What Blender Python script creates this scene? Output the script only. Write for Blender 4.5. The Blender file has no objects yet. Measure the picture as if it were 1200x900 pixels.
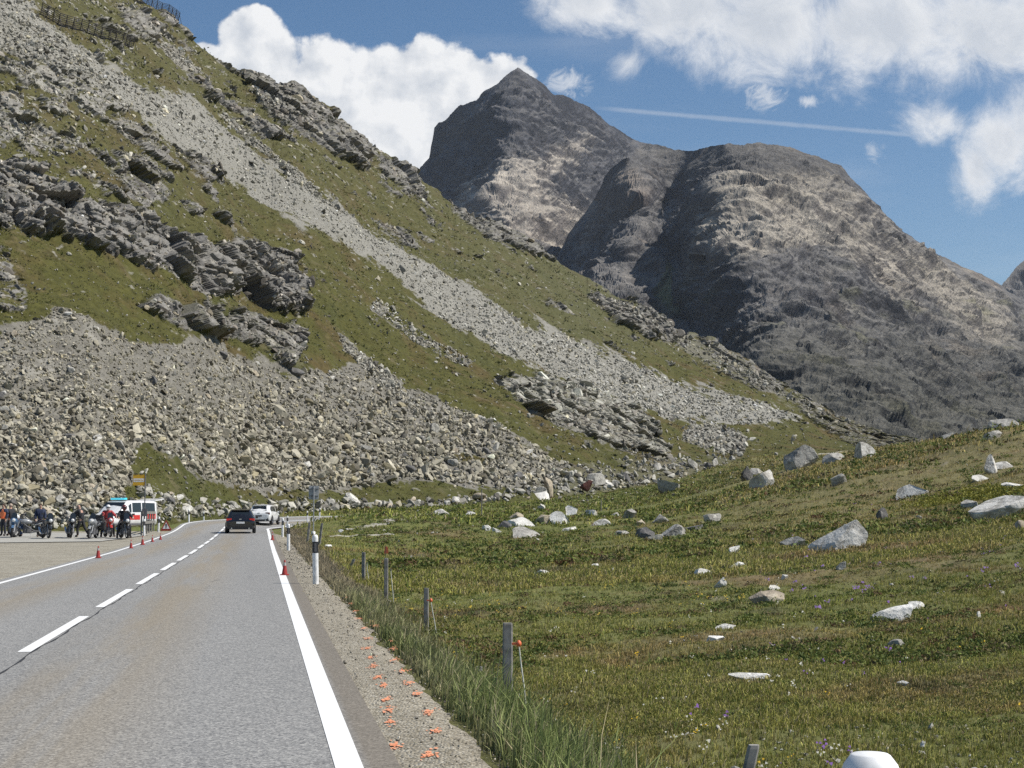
import bpy, bmesh, math, random
import numpy as np
from mathutils import Vector, Matrix

C = bpy.context.scene.collection
SC = bpy.context.scene
R = math.radians
rng = np.random.default_rng(7)
random.seed(7)

# ------------------------------------------------------------------ camera, sky, sun, exposure
H = 1.5                                   # eye height above the road
TH = math.atan(150 / 1800)                # upward tilt
cam = bpy.data.objects.new('camera', bpy.data.cameras.new('camera'))
C.objects.link(cam)
cam.data.sensor_width = 36
cam.data.lens = 54
cam.data.clip_start = 0.1
cam.data.clip_end = 30000
cam.location = (0, 0, H)
cam.rotation_euler = (math.pi / 2 + TH, 0, 0)
SC.camera = cam
CT, ST = math.cos(TH), math.sin(TH)


def ae(px, py):
    """photo pixel -> (x/y, (z-H)/y): tangent of azimuth and of elevation"""
    u = (np.asarray(px, float) - 600) / 1800
    v = (450 - np.asarray(py, float)) / 1800
    den = CT - v * ST
    return u / den, (ST + v * CT) / den


def pxpy(a, e):
    den = CT + e * ST
    v = (e * CT - ST) / den
    u = a * (CT - v * ST)
    return 600 + 1800 * u, 450 - 1800 * v


SUN_AZ, SUN_EL = R(95), R(50)             # clockwise from +Y (view direction)
sd = Vector((math.sin(SUN_AZ) * math.cos(SUN_EL), math.cos(SUN_AZ) * math.cos(SUN_EL), math.sin(SUN_EL)))
sun = bpy.data.objects.new('sun', bpy.data.lights.new('sun', 'SUN'))
C.objects.link(sun)
sun.data.energy = 4.6
sun.data.angle = R(0.5)
sun.data.color = (1.0, 0.95, 0.87)
sun.rotation_euler = (-sd).to_track_quat('-Z', 'Y').to_euler()
SC.view_settings.view_transform = 'Standard'
SC.view_settings.look = 'None'
SC.view_settings.exposure = 0.38
SC.view_settings.gamma = 1
SC.render.filter_size = 1.1
SC.cycles.use_denoising = False

W = bpy.data.worlds.new('World')
SC.world = W
W.use_nodes = True


class NT:
    """small helper for node trees"""
    def __init__(s, tree):
        s.t = tree
        s.n = tree.nodes
        s.l = tree.links

    def node(s, typ, ins=None, **kw):
        n = s.n.new(typ)
        for k, v in kw.items():
            setattr(n, k, v)
        for k, v in (ins or {}).items():
            s.put(n.inputs[k], v)
        return n

    def put(s, sock, v):
        if isinstance(v, bpy.types.NodeSocket):
            s.l.new(v, sock)
        elif v is not None:
            sock.default_value = v

    def m(s, op, a, b=None, c=None, clamp=False):
        n = s.n.new('ShaderNodeMath')
        n.operation = op
        n.use_clamp = clamp
        for i, v in enumerate((a, b, c)):
            if v is not None:
                s.put(n.inputs[i], v)
        return n.outputs[0]

    def noise(s, vec, scale, detail=4, rough=.55, dist=0.0, out=0, dim='3D'):
        n = s.node('ShaderNodeTexNoise', noise_dimensions=dim)
        if vec is not None:
            s.put(n.inputs['Vector'], vec)
        s.put(n.inputs['Scale'], scale)
        s.put(n.inputs['Detail'], detail)
        s.put(n.inputs['Roughness'], rough)
        s.put(n.inputs['Distortion'], dist)
        return n.outputs[out]

    def mix(s, f, a, b, blend='MIX'):
        n = s.node('ShaderNodeMix', data_type='RGBA', blend_type=blend)
        s.put(n.inputs[0], f)
        s.put(n.inputs[6], a)
        s.put(n.inputs[7], b)
        return n.outputs[2]

    def ramp(s, f, stops, interp='LINEAR'):
        n = s.node('ShaderNodeValToRGB')
        n.color_ramp.interpolation = interp
        el = n.color_ramp.elements
        while len(el) < len(stops):
            el.new(0.5)
        for e_, (p, c) in zip(el, stops):
            e_.position = p
            e_.color = (*c, 1) if len(c) == 3 else c
        s.put(n.inputs[0], f)
        return n.outputs[0]

    def sstep(s, x, lo, hi):
        n = s.node('ShaderNodeMapRange', interpolation_type='SMOOTHSTEP')
        s.put(n.inputs['Value'], x)
        s.put(n.inputs['From Min'], lo)
        s.put(n.inputs['From Max'], hi)
        return n.outputs[0]


def make_sky():
    t = NT(W.node_tree)
    t.n.clear()
    out = t.node('ShaderNodeOutputWorld')
    sky = t.node('ShaderNodeTexSky', sky_type='NISHITA')
    sky.sun_disc = False
    sky.sun_elevation = SUN_EL
    sky.sun_rotation = SUN_AZ
    sky.altitude = 2200
    sky.air_density = 1.25
    sky.dust_density = 0.6
    sky.ozone_density = 1.6
    tc = t.node('ShaderNodeTexCoord')
    d = tc.outputs['Generated']
    sx = t.node('ShaderNodeSeparateXYZ', {0: d})
    y = t.m('MAXIMUM', sx.outputs[1], 0.02)
    a = t.m('DIVIDE', sx.outputs[0], y)
    e = t.m('DIVIDE', sx.outputs[2], y)
    ae_v = t.node('ShaderNodeCombineXYZ', {0: a, 1: e, 2: 0.0}).outputs[0]

    def ell(cx, cy, rx, ry, soft=1.0, gain=1.0):
        ca, ce = ae(cx, cy)
        da = t.m('DIVIDE', t.m('SUBTRACT', a, float(ca)), rx / 1800)
        de = t.m('DIVIDE', t.m('SUBTRACT', e, float(ce)), ry / 1800)
        r2 = t.m('ADD', t.m('MULTIPLY', da, da), t.m('MULTIPLY', de, de))
        return t.m('MULTIPLY', t.m('SUBTRACT', 1.0, t.m('SQRT', r2)), gain)

    def union(lst):
        r = lst[0]
        for q in lst[1:]:
            r = t.m('SMOOTH_MAX', r, q, 0.25)
        return r
    # the cumulus behind the ridge
    cum = union([ell(300, 90, 78, 62), ell(290, 40, 42, 36), ell(425, 110, 90, 72), ell(385, 92, 60, 55), ell(500, 95, 55, 50),
                 ell(545, 110, 70, 66), ell(480, 190, 120, 80), ell(235, 62, 26, 20), ell(590, 100, 42, 26)])
    n1 = t.noise(ae_v, 26, 10, .56, .1)
    n1s = t.noise(t.node('ShaderNodeVectorMath', {0: ae_v, 1: (0.009, 0.010, 0)}, operation='ADD').outputs[0], 26, 10, .56, .1)
    dc = t.m('ADD', cum, t.m('MULTIPLY', t.m('SUBTRACT', n1, .5), 1.5))
    cov1 = t.sstep(dc, 0.0, 0.20)
    # broken cloud over the right of the valley
    brk = union([ell(690, 0, 75, 46), ell(790, 10, 130, 66), ell(900, 30, 140, 78), ell(1020, 30, 160, 80), ell(1150, 30, 140, 92),
                 ell(1240, 10, 120, 110), ell(735, 72, 34, 30, gain=.55), ell(1175, 165, 62, 62), ell(1210, 150, 60, 80), ell(1145, 195, 34, 60, gain=.8),
                 ell(1105, 142, 48, 26, gain=.7)])
    n2 = t.noise(ae_v, 21, 12, .68, .5)
    n2s = t.noise(t.node('ShaderNodeVectorMath', {0: ae_v, 1: (0.012, 0.012, 0)}, operation='ADD').outputs[0], 21, 12, .68, .5)
    d2 = t.m('ADD', brk, t.m('MULTIPLY', t.m('SUBTRACT', n2, .5), 1.75))
    cov2 = t.m('MULTIPLY', t.sstep(d2, -.12, .78), .97)
    # thin scraps
    wsp = union([ell(895, 112, 36, 28), ell(946, 119, 22, 11), ell(1024, 176, 26, 20), ell(660, 96, 52, 30), ell(870, 18, 40, 20), ell(980, 60, 50, 20)])
    n3 = t.noise(ae_v, 60, 9, .66, 1.2)
    d3 = t.m('ADD', wsp, t.m('MULTIPLY', t.m('SUBTRACT', n3, .5), 2.6))
    cov3 = t.m('MULTIPLY', t.sstep(d3, .25, 1.1), .6)
    # vapour trail
    (a0, e0), (a1, e1) = [tuple(map(float, ae(*p))) for p in ((705, 127), (1092, 160))]
    L = math.hypot(a1 - a0, e1 - e0)
    ux, uy = (a1 - a0) / L, (e1 - e0) / L
    ra, re_ = t.m('SUBTRACT', a, a0), t.m('SUBTRACT', e, e0)
    along = t.m('ADD', t.m('MULTIPLY', ra, ux), t.m('MULTIPLY', re_, uy))
    acr = t.m('ABSOLUTE', t.m('SUBTRACT', t.m('MULTIPLY', re_, ux), t.m('MULTIPLY', ra, uy)))
    acr = t.m('ADD', acr, t.m('MULTIPLY', t.m('SUBTRACT', t.noise(ae_v, 90, 5, .6), .5), .0016))
    tr = t.m('SUBTRACT', 1.0, t.sstep(acr, .0003, .0023))
    tr = t.m('MULTIPLY', tr, t.m('MULTIPLY', t.sstep(along, -.01, .02), t.m('SUBTRACT', 1.0, t.sstep(along, L - .005, L + .012))))
    cov4 = t.m('MULTIPLY', tr, .20)
    # faint high veil, stronger low down
    veil = t.m('MULTIPLY', t.sstep(t.noise(t.node('ShaderNodeVectorMath', {0: ae_v, 1: (1, 5, 1)}, operation='MULTIPLY').outputs[0], 5, 5, .5), .5, .8), .14)
    cov = t.m('MAXIMUM', t.m('MAXIMUM', cov1, cov2), t.m('MAXIMUM', t.m('MAXIMUM', cov3, cov4), veil))
    sh1 = t.m('ADD', .80, t.m('MULTIPLY', t.m('SUBTRACT', n1, n1s), 3.0))
    sh1 = t.m('SUBTRACT', sh1, t.m('MULTIPLY', t.sstep(dc, .5, 1.6), .10))
    sh2 = t.m('ADD', .90, t.m('MULTIPLY', t.m('SUBTRACT', n2, n2s), 1.6))
    sh2 = t.m('SUBTRACT', sh2, t.m('MULTIPLY', t.sstep(d2, .28, 1.0), .62))
    pick = t.m('GREATER_THAN', cov1, cov2)
    sh = t.m('ADD', t.m('MULTIPLY', pick, sh1), t.m('MULTIPLY', t.m('SUBTRACT', 1.0, pick), sh2))
    sh = t.m('MINIMUM', t.m('MAXIMUM', sh, .25), 1.0)
    ccol = t.mix(sh, (3.9, 4.3, 4.9, 1), (7.2, 7.25, 7.3, 1))
    blue = t.node('ShaderNodeHueSaturation', {'Saturation': SKY_SAT, 'Value': SKY_VAL, 'Color': sky.outputs[0]}).outputs[0]
    col = t.mix(cov, blue, ccol)
    bg = t.node('ShaderNodeBackground', {'Color': col, 'Strength': 0.1})
    t.l.new(bg.outputs[0], out.inputs[0])


SKY_SAT, SKY_VAL = 1.2, 0.74
make_sky()


# ------------------------------------------------------------------ noise in numpy
def _h(ix, iy, iz, seed):
    h = (ix.astype(np.uint32) * np.uint32(374761393) + iy.astype(np.uint32) * np.uint32(668265263)
         + iz.astype(np.uint32) * np.uint32(2147483647 - 57) + np.uint32(seed * 974711 % 4294967295))
    h = (h ^ (h >> np.uint32(13))) * np.uint32(1274126177)
    h = (h ^ (h >> np.uint32(16))) * np.uint32(2246822519)
    h ^= h >> np.uint32(15)
    return h


def _u(h):
    return (h & np.uint32(0xFFFFFF)).astype(np.float32) / np.float32(16777216.0)


def vnoise(p, seed=0):
    """gradient noise, p (n,3), roughly -1..1"""
    p = np.asarray(p, np.float32)
    i = np.floor(p)
    f = p - i
    i = i.astype(np.int64)
    w = f * f * f * (f * (f * 6 - 15) + 10)
    r = np.zeros(len(p), np.float32)
    for dx in (0, 1):
        wx = w[:, 0] if dx else 1 - w[:, 0]
        for dy in (0, 1):
            wy = w[:, 1] if dy else 1 - w[:, 1]
            for dz in (0, 1):
                wz = w[:, 2] if dz else 1 - w[:, 2]
                h = _h(i[:, 0] + dx, i[:, 1] + dy, i[:, 2] + dz, seed)
                gx = (h & np.uint32(1023)).astype(np.float32) / 511.5 - 1
                gy = ((h >> np.uint32(10)) & np.uint32(1023)).astype(np.float32) / 511.5 - 1
                gz = ((h >> np.uint32(20)) & np.uint32(1023)).astype(np.float32) / 511.5 - 1
                r += wx * wy * wz * (gx * (f[:, 0] - dx) + gy * (f[:, 1] - dy) + gz * (f[:, 2] - dz))
    return r * 1.35


def fbm(p, octv=5, gain=.5, lac=2.03, seed=0, ridged=False):
    p = np.asarray(p, np.float32)
    s = np.zeros(len(p), np.float32)
    a, tot = 1.0, 0.0
    for o in range(octv):
        n = vnoise(p, seed + o * 17)
        s += a * ((1 - 2 * np.abs(n)) if ridged else n)
        tot += a
        a *= gain
        p = p * lac + 11.3
    return s / tot


def facets(p, seed=0, tilt=.9):
    """blocky fracture noise: every cell is a tilted plane of its own"""
    p = np.asarray(p, np.float32)
    i = np.floor(p).astype(np.int64)
    best = np.full(len(p), 9e9, np.float32)
    sec = np.full(len(p), 9e9, np.float32)
    val = np.zeros(len(p), np.float32)
    for dx in (-1, 0, 1):
        for dy in (-1, 0, 1):
            for dz in (-1, 0, 1):
                cx, cy, cz = i[:, 0] + dx, i[:, 1] + dy, i[:, 2] + dz
                h = _h(cx, cy, cz, seed)
                h2 = _h(cx, cy, cz, seed + 991)
                ox = cx + (h & np.uint32(1023)).astype(np.float32) / 1023 - p[:, 0]
                oy = cy + ((h >> np.uint32(10)) & np.uint32(1023)).astype(np.float32) / 1023 - p[:, 1]
                oz = cz + ((h >> np.uint32(20)) & np.uint32(1023)).astype(np.float32) / 1023 - p[:, 2]
                d = (ox * ox + oy * oy + oz * oz).astype(np.float32)
                k = d < best
                sec = np.where(k, best, np.minimum(sec, d))
                tx = (h2 & np.uint32(255)).astype(np.float32) / 127.5 - 1
                ty = ((h2 >> np.uint32(8)) & np.uint32(255)).astype(np.float32) / 127.5 - 1
                tz = ((h2 >> np.uint32(16)) & np.uint32(255)).astype(np.float32) / 127.5 - 1
                hv = ((h2 >> np.uint32(24)) & np.uint32(255)).astype(np.float32) / 127.5 - 1
                v = hv * .6 - tilt * (tx * ox + ty * oy + tz * oz)
                val = np.where(k, v, val)
                best = np.where(k, d, best)
    return val, np.sqrt(sec) - np.sqrt(best)


def sst(x, lo, hi):
    t = np.clip((x - lo) / (hi - lo), 0, 1)
    return t * t * (3 - 2 * t)


def polysd(px, py, poly):
    """signed distance to a polygon, positive inside"""
    P = np.asarray(poly, np.float32)
    px = px.astype(np.float32)
    py = py.astype(np.float32)
    d = np.full(px.shape, 1e18, np.float32)
    inside = np.zeros(px.shape, bool)
    n = len(P)
    for k in range(n):
        ax_, ay_ = P[k]
        bx_, by_ = P[(k + 1) % n]
        ex, ey = bx_ - ax_, by_ - ay_
        wx, wy = px - ax_, py - ay_
        tt = np.clip((wx * ex + wy * ey) / (ex * ex + ey * ey + 1e-9), 0, 1)
        dx, dy = wx - ex * tt, wy - ey * tt
        d = np.minimum(d, dx * dx + dy * dy)
        c = ((ay_ <= py) & (by_ > py)) | ((by_ <= py) & (ay_ > py))
        if ey != 0:
            inside ^= c & (px < ax_ + (py - ay_) * ex / ey)
    d = np.sqrt(d)
    return np.where(inside, d, -d)


def cmix(a, b, m):
    return a + (np.asarray(b, np.float32) - a) * np.asarray(m, np.float32)[..., None]


# ------------------------------------------------------------------ mesh + material helpers
def np_mesh(name, co, faces, col=None, smooth=False, mats=None, kind=None, parent=None, attrs=None):
    """faces: (n,k) array, all faces of k corners"""
    me = bpy.data.meshes.new(name)
    co = np.ascontiguousarray(co, np.float32)
    faces = np.ascontiguousarray(faces, np.int32)
    nf, k = faces.shape
    me.vertices.add(len(co))
    me.vertices.foreach_set('co', co.ravel())
    me.loops.add(nf * k)
    me.loops.foreach_set('vertex_index', faces.ravel())
    me.polygons.add(nf)
    me.polygons.foreach_set('loop_start', np.arange(0, nf * k, k, dtype=np.int32))
    me.polygons.foreach_set('use_smooth', np.full(nf, smooth, bool))
    if col is not None:
        at = me.attributes.new('col', 'FLOAT_COLOR', 'POINT')
        c4 = np.ones((len(co), 4), np.float32)
        c4[:, :3] = col
        at.data.foreach_set('color', c4.ravel())
    for k_, v_ in (attrs or {}).items():
        at = me.attributes.new(k_, 'FLOAT', 'POINT')
        at.data.foreach_set('value', np.ascontiguousarray(v_, np.float32))
    me.update(calc_edges=True)
    o = bpy.data.objects.new(name, me)
    C.objects.link(o)
    for m in (mats or []):
        me.materials.append(m)
    if kind:
        o['kind'] = kind
    if parent:
        o.parent = parent
    return o


def grid_faces(nc, nr):
    i = np.arange(nc * nr, dtype=np.int32).reshape(nc, nr)
    return np.stack([i[:-1, :-1], i[1:, :-1], i[1:, 1:], i[:-1, 1:]], -1)


def mat(name, col=(.5, .5, .5), rough=.6, metal=0.0, spec=.5, emis=None, estr=0, coat=0.0, trans=0.0, dirt=0.0):
    m = bpy.data.materials.new(name)
    m.use_nodes = True
    t = NT(m.node_tree)
    b = t.n['Principled BSDF']
    b.inputs['Roughness'].default_value = rough
    b.inputs['Metallic'].default_value = metal
    b.inputs['Specular IOR Level'].default_value = spec
    b.inputs['Coat Weight'].default_value = coat
    tc = t.node('ShaderNodeTexCoord')
    n = t.noise(tc.outputs['Object'], 9, 6, .6)
    c = (*col, 1)
    lo = tuple(x * (1 - .18 - dirt) for x in col) + (1,)
    t.put(b.inputs['Base Color'], t.mix(t.sstep(n, .35, .62), lo, c))
    if dirt:
        t.put(b.inputs['Roughness'], t.m('ADD', rough, t.m('MULTIPLY', n, .3)))
    if emis:
        b.inputs['Emission Color'].default_value = (*emis, 1)
        b.inputs['Emission Strength'].default_value = estr
    return m


def attr_mat(name, rough=.92, spec=.2, nscale=8.0, namt=.35, bump=0.0, bscale=6.0, transl=0.0, bdist=.05):
    """colour from the mesh's own 'col' attribute with fine procedural variation and bump"""
    m = bpy.data.materials.new(name)
    m.use_nodes = True
    t = NT(m.node_tree)
    b = t.n['Principled BSDF']
    b.inputs['Roughness'].default_value = rough
    b.inputs['Specular IOR Level'].default_value = spec
    at = t.node('ShaderNodeAttribute', attribute_name='col')
    geo = t.node('ShaderNodeNewGeometry')
    col = at.outputs['Color']
    if namt:
        n = t.noise(geo.outputs['Position'], nscale, 5, .65)
        f = t.m('ADD', 1 - namt, t.m('MULTIPLY', n, 2 * namt))
        fv = t.node('ShaderNodeCombineXYZ', {0: f, 1: f, 2: f}).outputs[0]
        col = t.node('ShaderNodeVectorMath', {0: col, 1: fv}, operation='MULTIPLY').outputs[0]
    t.put(b.inputs['Base Color'], col)
    if bump:
        h = t.noise(geo.outputs['Position'], bscale, 6, .65)
        bn = t.node('ShaderNodeBump', {'Strength': bump, 'Distance': bdist, 'Height': h})
        t.put(b.inputs['Normal'], bn.outputs[0])
    if transl:
        tr = t.node('ShaderNodeBsdfTranslucent', {'Color': col})
        mx = t.node('ShaderNodeMixShader', {0: transl, 1: b.outputs[0], 2: tr.outputs[0]})
        t.l.new(mx.outputs[0], t.n['Material Output'].inputs[0])
    return m


# ------------------------------------------------------------------ the road's course (S along, T across, metres)
VA, _ve = ae(305, 600)
RD = np.array([float(VA), 1.0])
RD /= np.linalg.norm(RD)
RN = np.array([RD[1], -RD[0]])            # to the right of travel
TC0, S_ARC, R_ARC, ARC = -2.43, 113.0, 40.0, R(72)
S_END = 166.0


def road_ST(x, y):
    s = x * RD[0] + y * RD[1]
    t = x * RN[0] + y * RN[1] - TC0
    rs, rt = s - S_ARC, t - R_ARC
    th = np.arctan2(rs, -rt)
    th = np.clip(th, 0, ARC)
    rho = np.hypot(rs, rt)
    S_a, T_a = S_ARC + R_ARC * th, R_ARC - rho
    # straight after the bend
    ex, ey = math.sin(ARC) * R_ARC, R_ARC - math.cos(ARC) * R_ARC      # end point in (s,t)
    ds, dt = math.cos(ARC), math.sin(ARC)
    qs, qt = rs - ex, t - ey
    S_b = S_ARC + R_ARC * ARC + qs * ds + qt * dt
    T_b = -qs * dt + qt * ds
    inarc = (rs > 0)
    S = np.where(inarc, S_a, s)
    T = np.where(inarc, T_a, t)
    after = inarc & ((qs * ds + qt * dt) > 0) & (np.arctan2(rs, -rt) > ARC * .8)
    S = np.where(after, S_b, S)
    T = np.where(after, T_b, T)
    return S, T


def road_xy(S, T):
    S = np.asarray(S, float)
    T = np.asarray(T, float)
    th = np.clip((S - S_ARC) / R_ARC, 0, ARC)
    ds = np.minimum(S, S_ARC) + (R_ARC - T) * np.sin(th)
    dt = np.where(S > S_ARC, R_ARC - (R_ARC - T) * np.cos(th), T)
    ov = np.maximum(S - S_ARC - R_ARC * ARC, 0)
    ds = ds + ov * math.cos(ARC)
    dt = dt + ov * math.sin(ARC)
    t = dt + TC0
    return ds * RD[0] + t * RN[0], ds * RD[1] + t * RN[1]


def road_z(S, T):
    zc = np.interp(S, [-50, 60, 80, 95, 110, 125, 140, 155, 175, 200], [0, 0, .08, .2, .38, .6, .84, .9, .5, .2])
    bank = .085 * sst(S, 98, 124)
    return zc - bank * np.clip(T, -4.5, 4.5)


# ------------------------------------------------------------------ terrain: meadow
def catmull(xs, ys, x):
    """smooth interpolation, ys (k, n)"""
    xs = np.asarray(xs, float)
    i = np.clip(np.searchsorted(xs, x) - 1, 0, len(xs) - 2)
    t = ((x - xs[i]) / (xs[i + 1] - xs[i]))[:, None]
    t = np.clip(t, 0, 1)
    m = np.gradient(ys, xs, axis=0)
    h = (xs[i + 1] - xs[i])[:, None]
    y0, y1, m0, m1 = ys[i], ys[i + 1], m[i] * h, m[i + 1] * h
    return (2 * t**3 - 3 * t**2 + 1) * y0 + (t**3 - 2 * t**2 + t) * m0 + (-2 * t**3 + 3 * t**2) * y1 + (t**3 - t**2) * m1


BASE = np.array([(-900, 632), (-150, 624), (0, 622), (100, 622), (200, 616), (250, 610), (300, 605), (400, 600), (500, 596), (600, 590), (700, 580), (800, 563),
                 (880, 546), (950, 533), (1050, 524), (1100, 527), (1250, 542), (1900, 560)], float)
BASEY = np.array([(-900, 95), (-150, 110), (0, 112), (100, 115), (200, 128), (250, 142), (300, 160), (400, 176), (500, 190), (600, 207), (700, 240), (800, 276),
                  (880, 310), (950, 350), (1050, 420), (1100, 450), (1250, 500), (1900, 600)], float)
SKYL = np.array([(-900, -700), (-150, -230), (0, -105), (150, 0), (185, 25), (215, 48), (270, 85), (300, 92), (335, 98), (350, 104), (380, 125), (400, 141), (440, 175),
                 (465, 190), (490, 210), (530, 240), (560, 253), (600, 275), (640, 301), (680, 322), (720, 344), (750, 356), (790, 386), (840, 406), (880, 426),
                 (920, 450), (950, 466), (980, 486), (1010, 498), (1050, 511), (1090, 522), (1150, 532), (1250, 548), (1900, 570)], float)
SKYY = np.array([(-900, 280), (0, 330), (150, 360), (300, 400), (490, 450), (700, 500), (940, 565), (1090, 610), (1250, 660), (1900, 760)], float)

CTRL = [
    (-900, [(2, 0), (95, 0)]), (305, [(2, 0), (200, 0)]),
    (375, [(2, -.2), (20, -.5), (40, -.4), (90, .05), (118, .85), (150, 1.3), (200, 1.7)]),
    (450, [(2, -.4), (12, -.5), (30, -.5), (60, -.42), (90, -.02), (112, .72), (125, 1.05), (140, 1.25), (165, 1.5), (200, 2)]),
    (600, [(2, -.5), (30, -.5), (60, -.35), (90, -.05), (110, .3), (130, .75), (150, 1.0), (180, 1.4), (207, 2.2)]),
    (750, [(2, -.5), (12, -.5), (30, -.4), (60, -.05), (90, .35), (130, 1.0), (170, 2.0), (210, 3.3), (255, 4.9), (300, 6.5)]),
    (900, [(2, -.5), (12, -.5), (30, -.15), (45, .12), (60, .45), (90, 1.3), (130, 3.0), (170, 5.3), (210, 8.0), (250, 10.4), (300, 12.2), (350, 13.5)]),
    (1050, [(2, -.5), (12, -.45), (20, -.22), (30, .05), (45, .5), (60, .95), (90, 2.6), (130, 5.6), (170, 8.9), (190, 9.6), (215, 9.5), (300, 8), (420, 8)]),
    (1200, [(2, -.5), (8, -.45), (12, -.38), (20, -.02), (30, .35), (45, .95), (60, 1.55), (90, 4.1), (120, 7.8), (140, 9.7), (158, 10.3), (175, 10.2), (230, 8), (480, 6)]),
    (1450, [(2, -.4), (8, -.3), (12, -.1), (20, .5), (30, 1.1), (45, 2.2), (60, 3.5), (90, 7.0), (120, 10.5), (150, 12), (180, 12), (240, 9), (480, 8)]),
    (1900, [(2, -.2), (12, .5), (30, 2.5), (60, 6), (90, 9), (120, 12), (180, 13), (600, 10)]),
]
NR = 560
cpx = np.concatenate([np.linspace(-900, -130, 60)[:-1], np.arange(-130, 1330, 1.05), np.linspace(1330, 1900, 50)[1:]])
NC = len(cpx)
cA = ae(cpx, 600)[0]
Y0 = np.interp(cpx, BASEY[:, 0], BASEY[:, 1])
e0 = ae(600, np.interp(cpx, BASE[:, 0], BASE[:, 1]))[1]
Z0 = H + e0 * Y0
kz = np.ones(61) * 1.0
YN = 1.6
rr = np.linspace(0, 1, NR)
gY = YN * (Y0[:, None] / YN) ** rr[None, :]
ctrl_px = np.array([c[0] for c in CTRL], float)
lY = np.linspace(math.log(YN), math.log(640), 240)
tab = np.stack([np.interp(lY, np.log([p[0] for p in c[1]]), [p[1] for p in c[1]]) for c in CTRL])
tabf = catmull(ctrl_px, tab, cpx)                      # (NC, 240)


def blur(a, sg, axis):
    k = np.exp(-.5 * (np.arange(-3 * sg, 3 * sg + 1) / sg) ** 2)
    k /= k.sum()
    pad = [(0, 0)] * a.ndim
    pad[axis] = (3 * sg, 3 * sg)
    ap = np.pad(a, pad, mode='edge')
    return np.apply_along_axis(lambda q: np.convolve(q, k, 'valid'), axis, ap)


tabf = blur(blur(tabf, 3, 1), 14, 0)
gZ = np.stack([np.interp(np.log(gY[i]), lY, tabf[i]) for i in range(NC)])
w = sst(rr, .93, 1.0)[None, :]
# ease the last stretch into the foot of the slope
wY = sst(gY, Y0[:, None] * .86, Y0[:, None])
gZ = gZ * (1 - wY) + Z0[:, None] * wY
gX = cA[:, None] * gY
P = np.stack([gX.ravel(), gY.ravel(), np.zeros(gX.size)], 1).astype(np.float32)
S_, T_ = road_ST(gX, gY)
# natural roughness, none on the carriageway and the gravel
free = np.maximum(sst(T_, 4.1, 7.0), sst(-T_, 3.2, 9.0) * sst(S_, 88, 110)) * np.ones_like(gY)
free = np.where(S_ > S_END, 1, free)
big = (fbm(P / 14, 3, .5, seed=3) * .55).reshape(gX.shape) * sst(gY, 25, 120)
mid = (fbm(P / 3.1, 4, .5, seed=5) * .30).reshape(gX.shape) * (.6 + .8 * sst(gY, 15, 90))
hum = (np.maximum(fbm(P / 1.15, 3, .5, seed=9), -.1) * .13).reshape(gX.shape) * (1 - .5 * sst(gY, 60, 120))
gZ = gZ + free * (big + mid + hum)
zr = road_z(S_, T_) - .07
tin = sst(T_, 3.75, 5.6)                                # right verge falls away to the meadow
tin = np.where(T_ < 0, sst(-T_, 3.3, 8.0) * sst(S_, 90, 108), tin)
tin = np.where(S_ > S_END, 1, tin)
lot = (T_ < -3) & (S_ < 112)
gZ = gZ * tin + zr * (1 - tin)
lz = road_z(np.minimum(S_, 100), -3.3 + 0 * S_) - .08
gZ = np.where((T_ < -3) & (S_ < 112), np.minimum(gZ, lz + .6 * sst(S_, 100, 110) + .5 * sst(gY, Y0[:, None] - 6, Y0[:, None])), gZ)
gE = (gZ - H) / gY


def hit(px, py):
    """point of the meadow seen at a photo pixel"""
    a, e = ae(px, py)
    x = np.interp(float(a), cA, np.arange(NC))
    i = int(np.clip(round(x), 0, NC - 1))
    row = gE[i]
    k = np.nonzero(row >= float(e))[0]
    if len(k) == 0:
        j, f = NR - 1, 0
        Y = gY[i, -1]
    else:
        j = max(int(k[0]), 1)
        f = (float(e) - row[j - 1]) / max(row[j] - row[j - 1], 1e-9)
        Y = gY[i, j - 1] + f * (gY[i, j] - gY[i, j - 1])
    return Vector((float(a) * Y, Y, H + float(e) * Y))


def ground(x, y):
    """terrain height below a point"""
    a = x / y
    fi = np.interp(a, cA, np.arange(NC))
    i0 = np.clip(np.floor(fi).astype(int), 0, NC - 2)
    f = fi - i0
    out = 0
    for k, wk in ((0, 1 - f), (1, f)):
        i = i0 + k
        r = np.log(np.maximum(y, YN) / YN) / np.log(Y0[i] / YN) * (NR - 1)
        j = np.clip(np.floor(r).astype(int), 0, NR - 2)
        g = np.clip(r - j, 0, 1)
        out = out + wk * (gZ[i, j] * (1 - g) + gZ[i, j + 1] * g)
    return out


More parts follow.
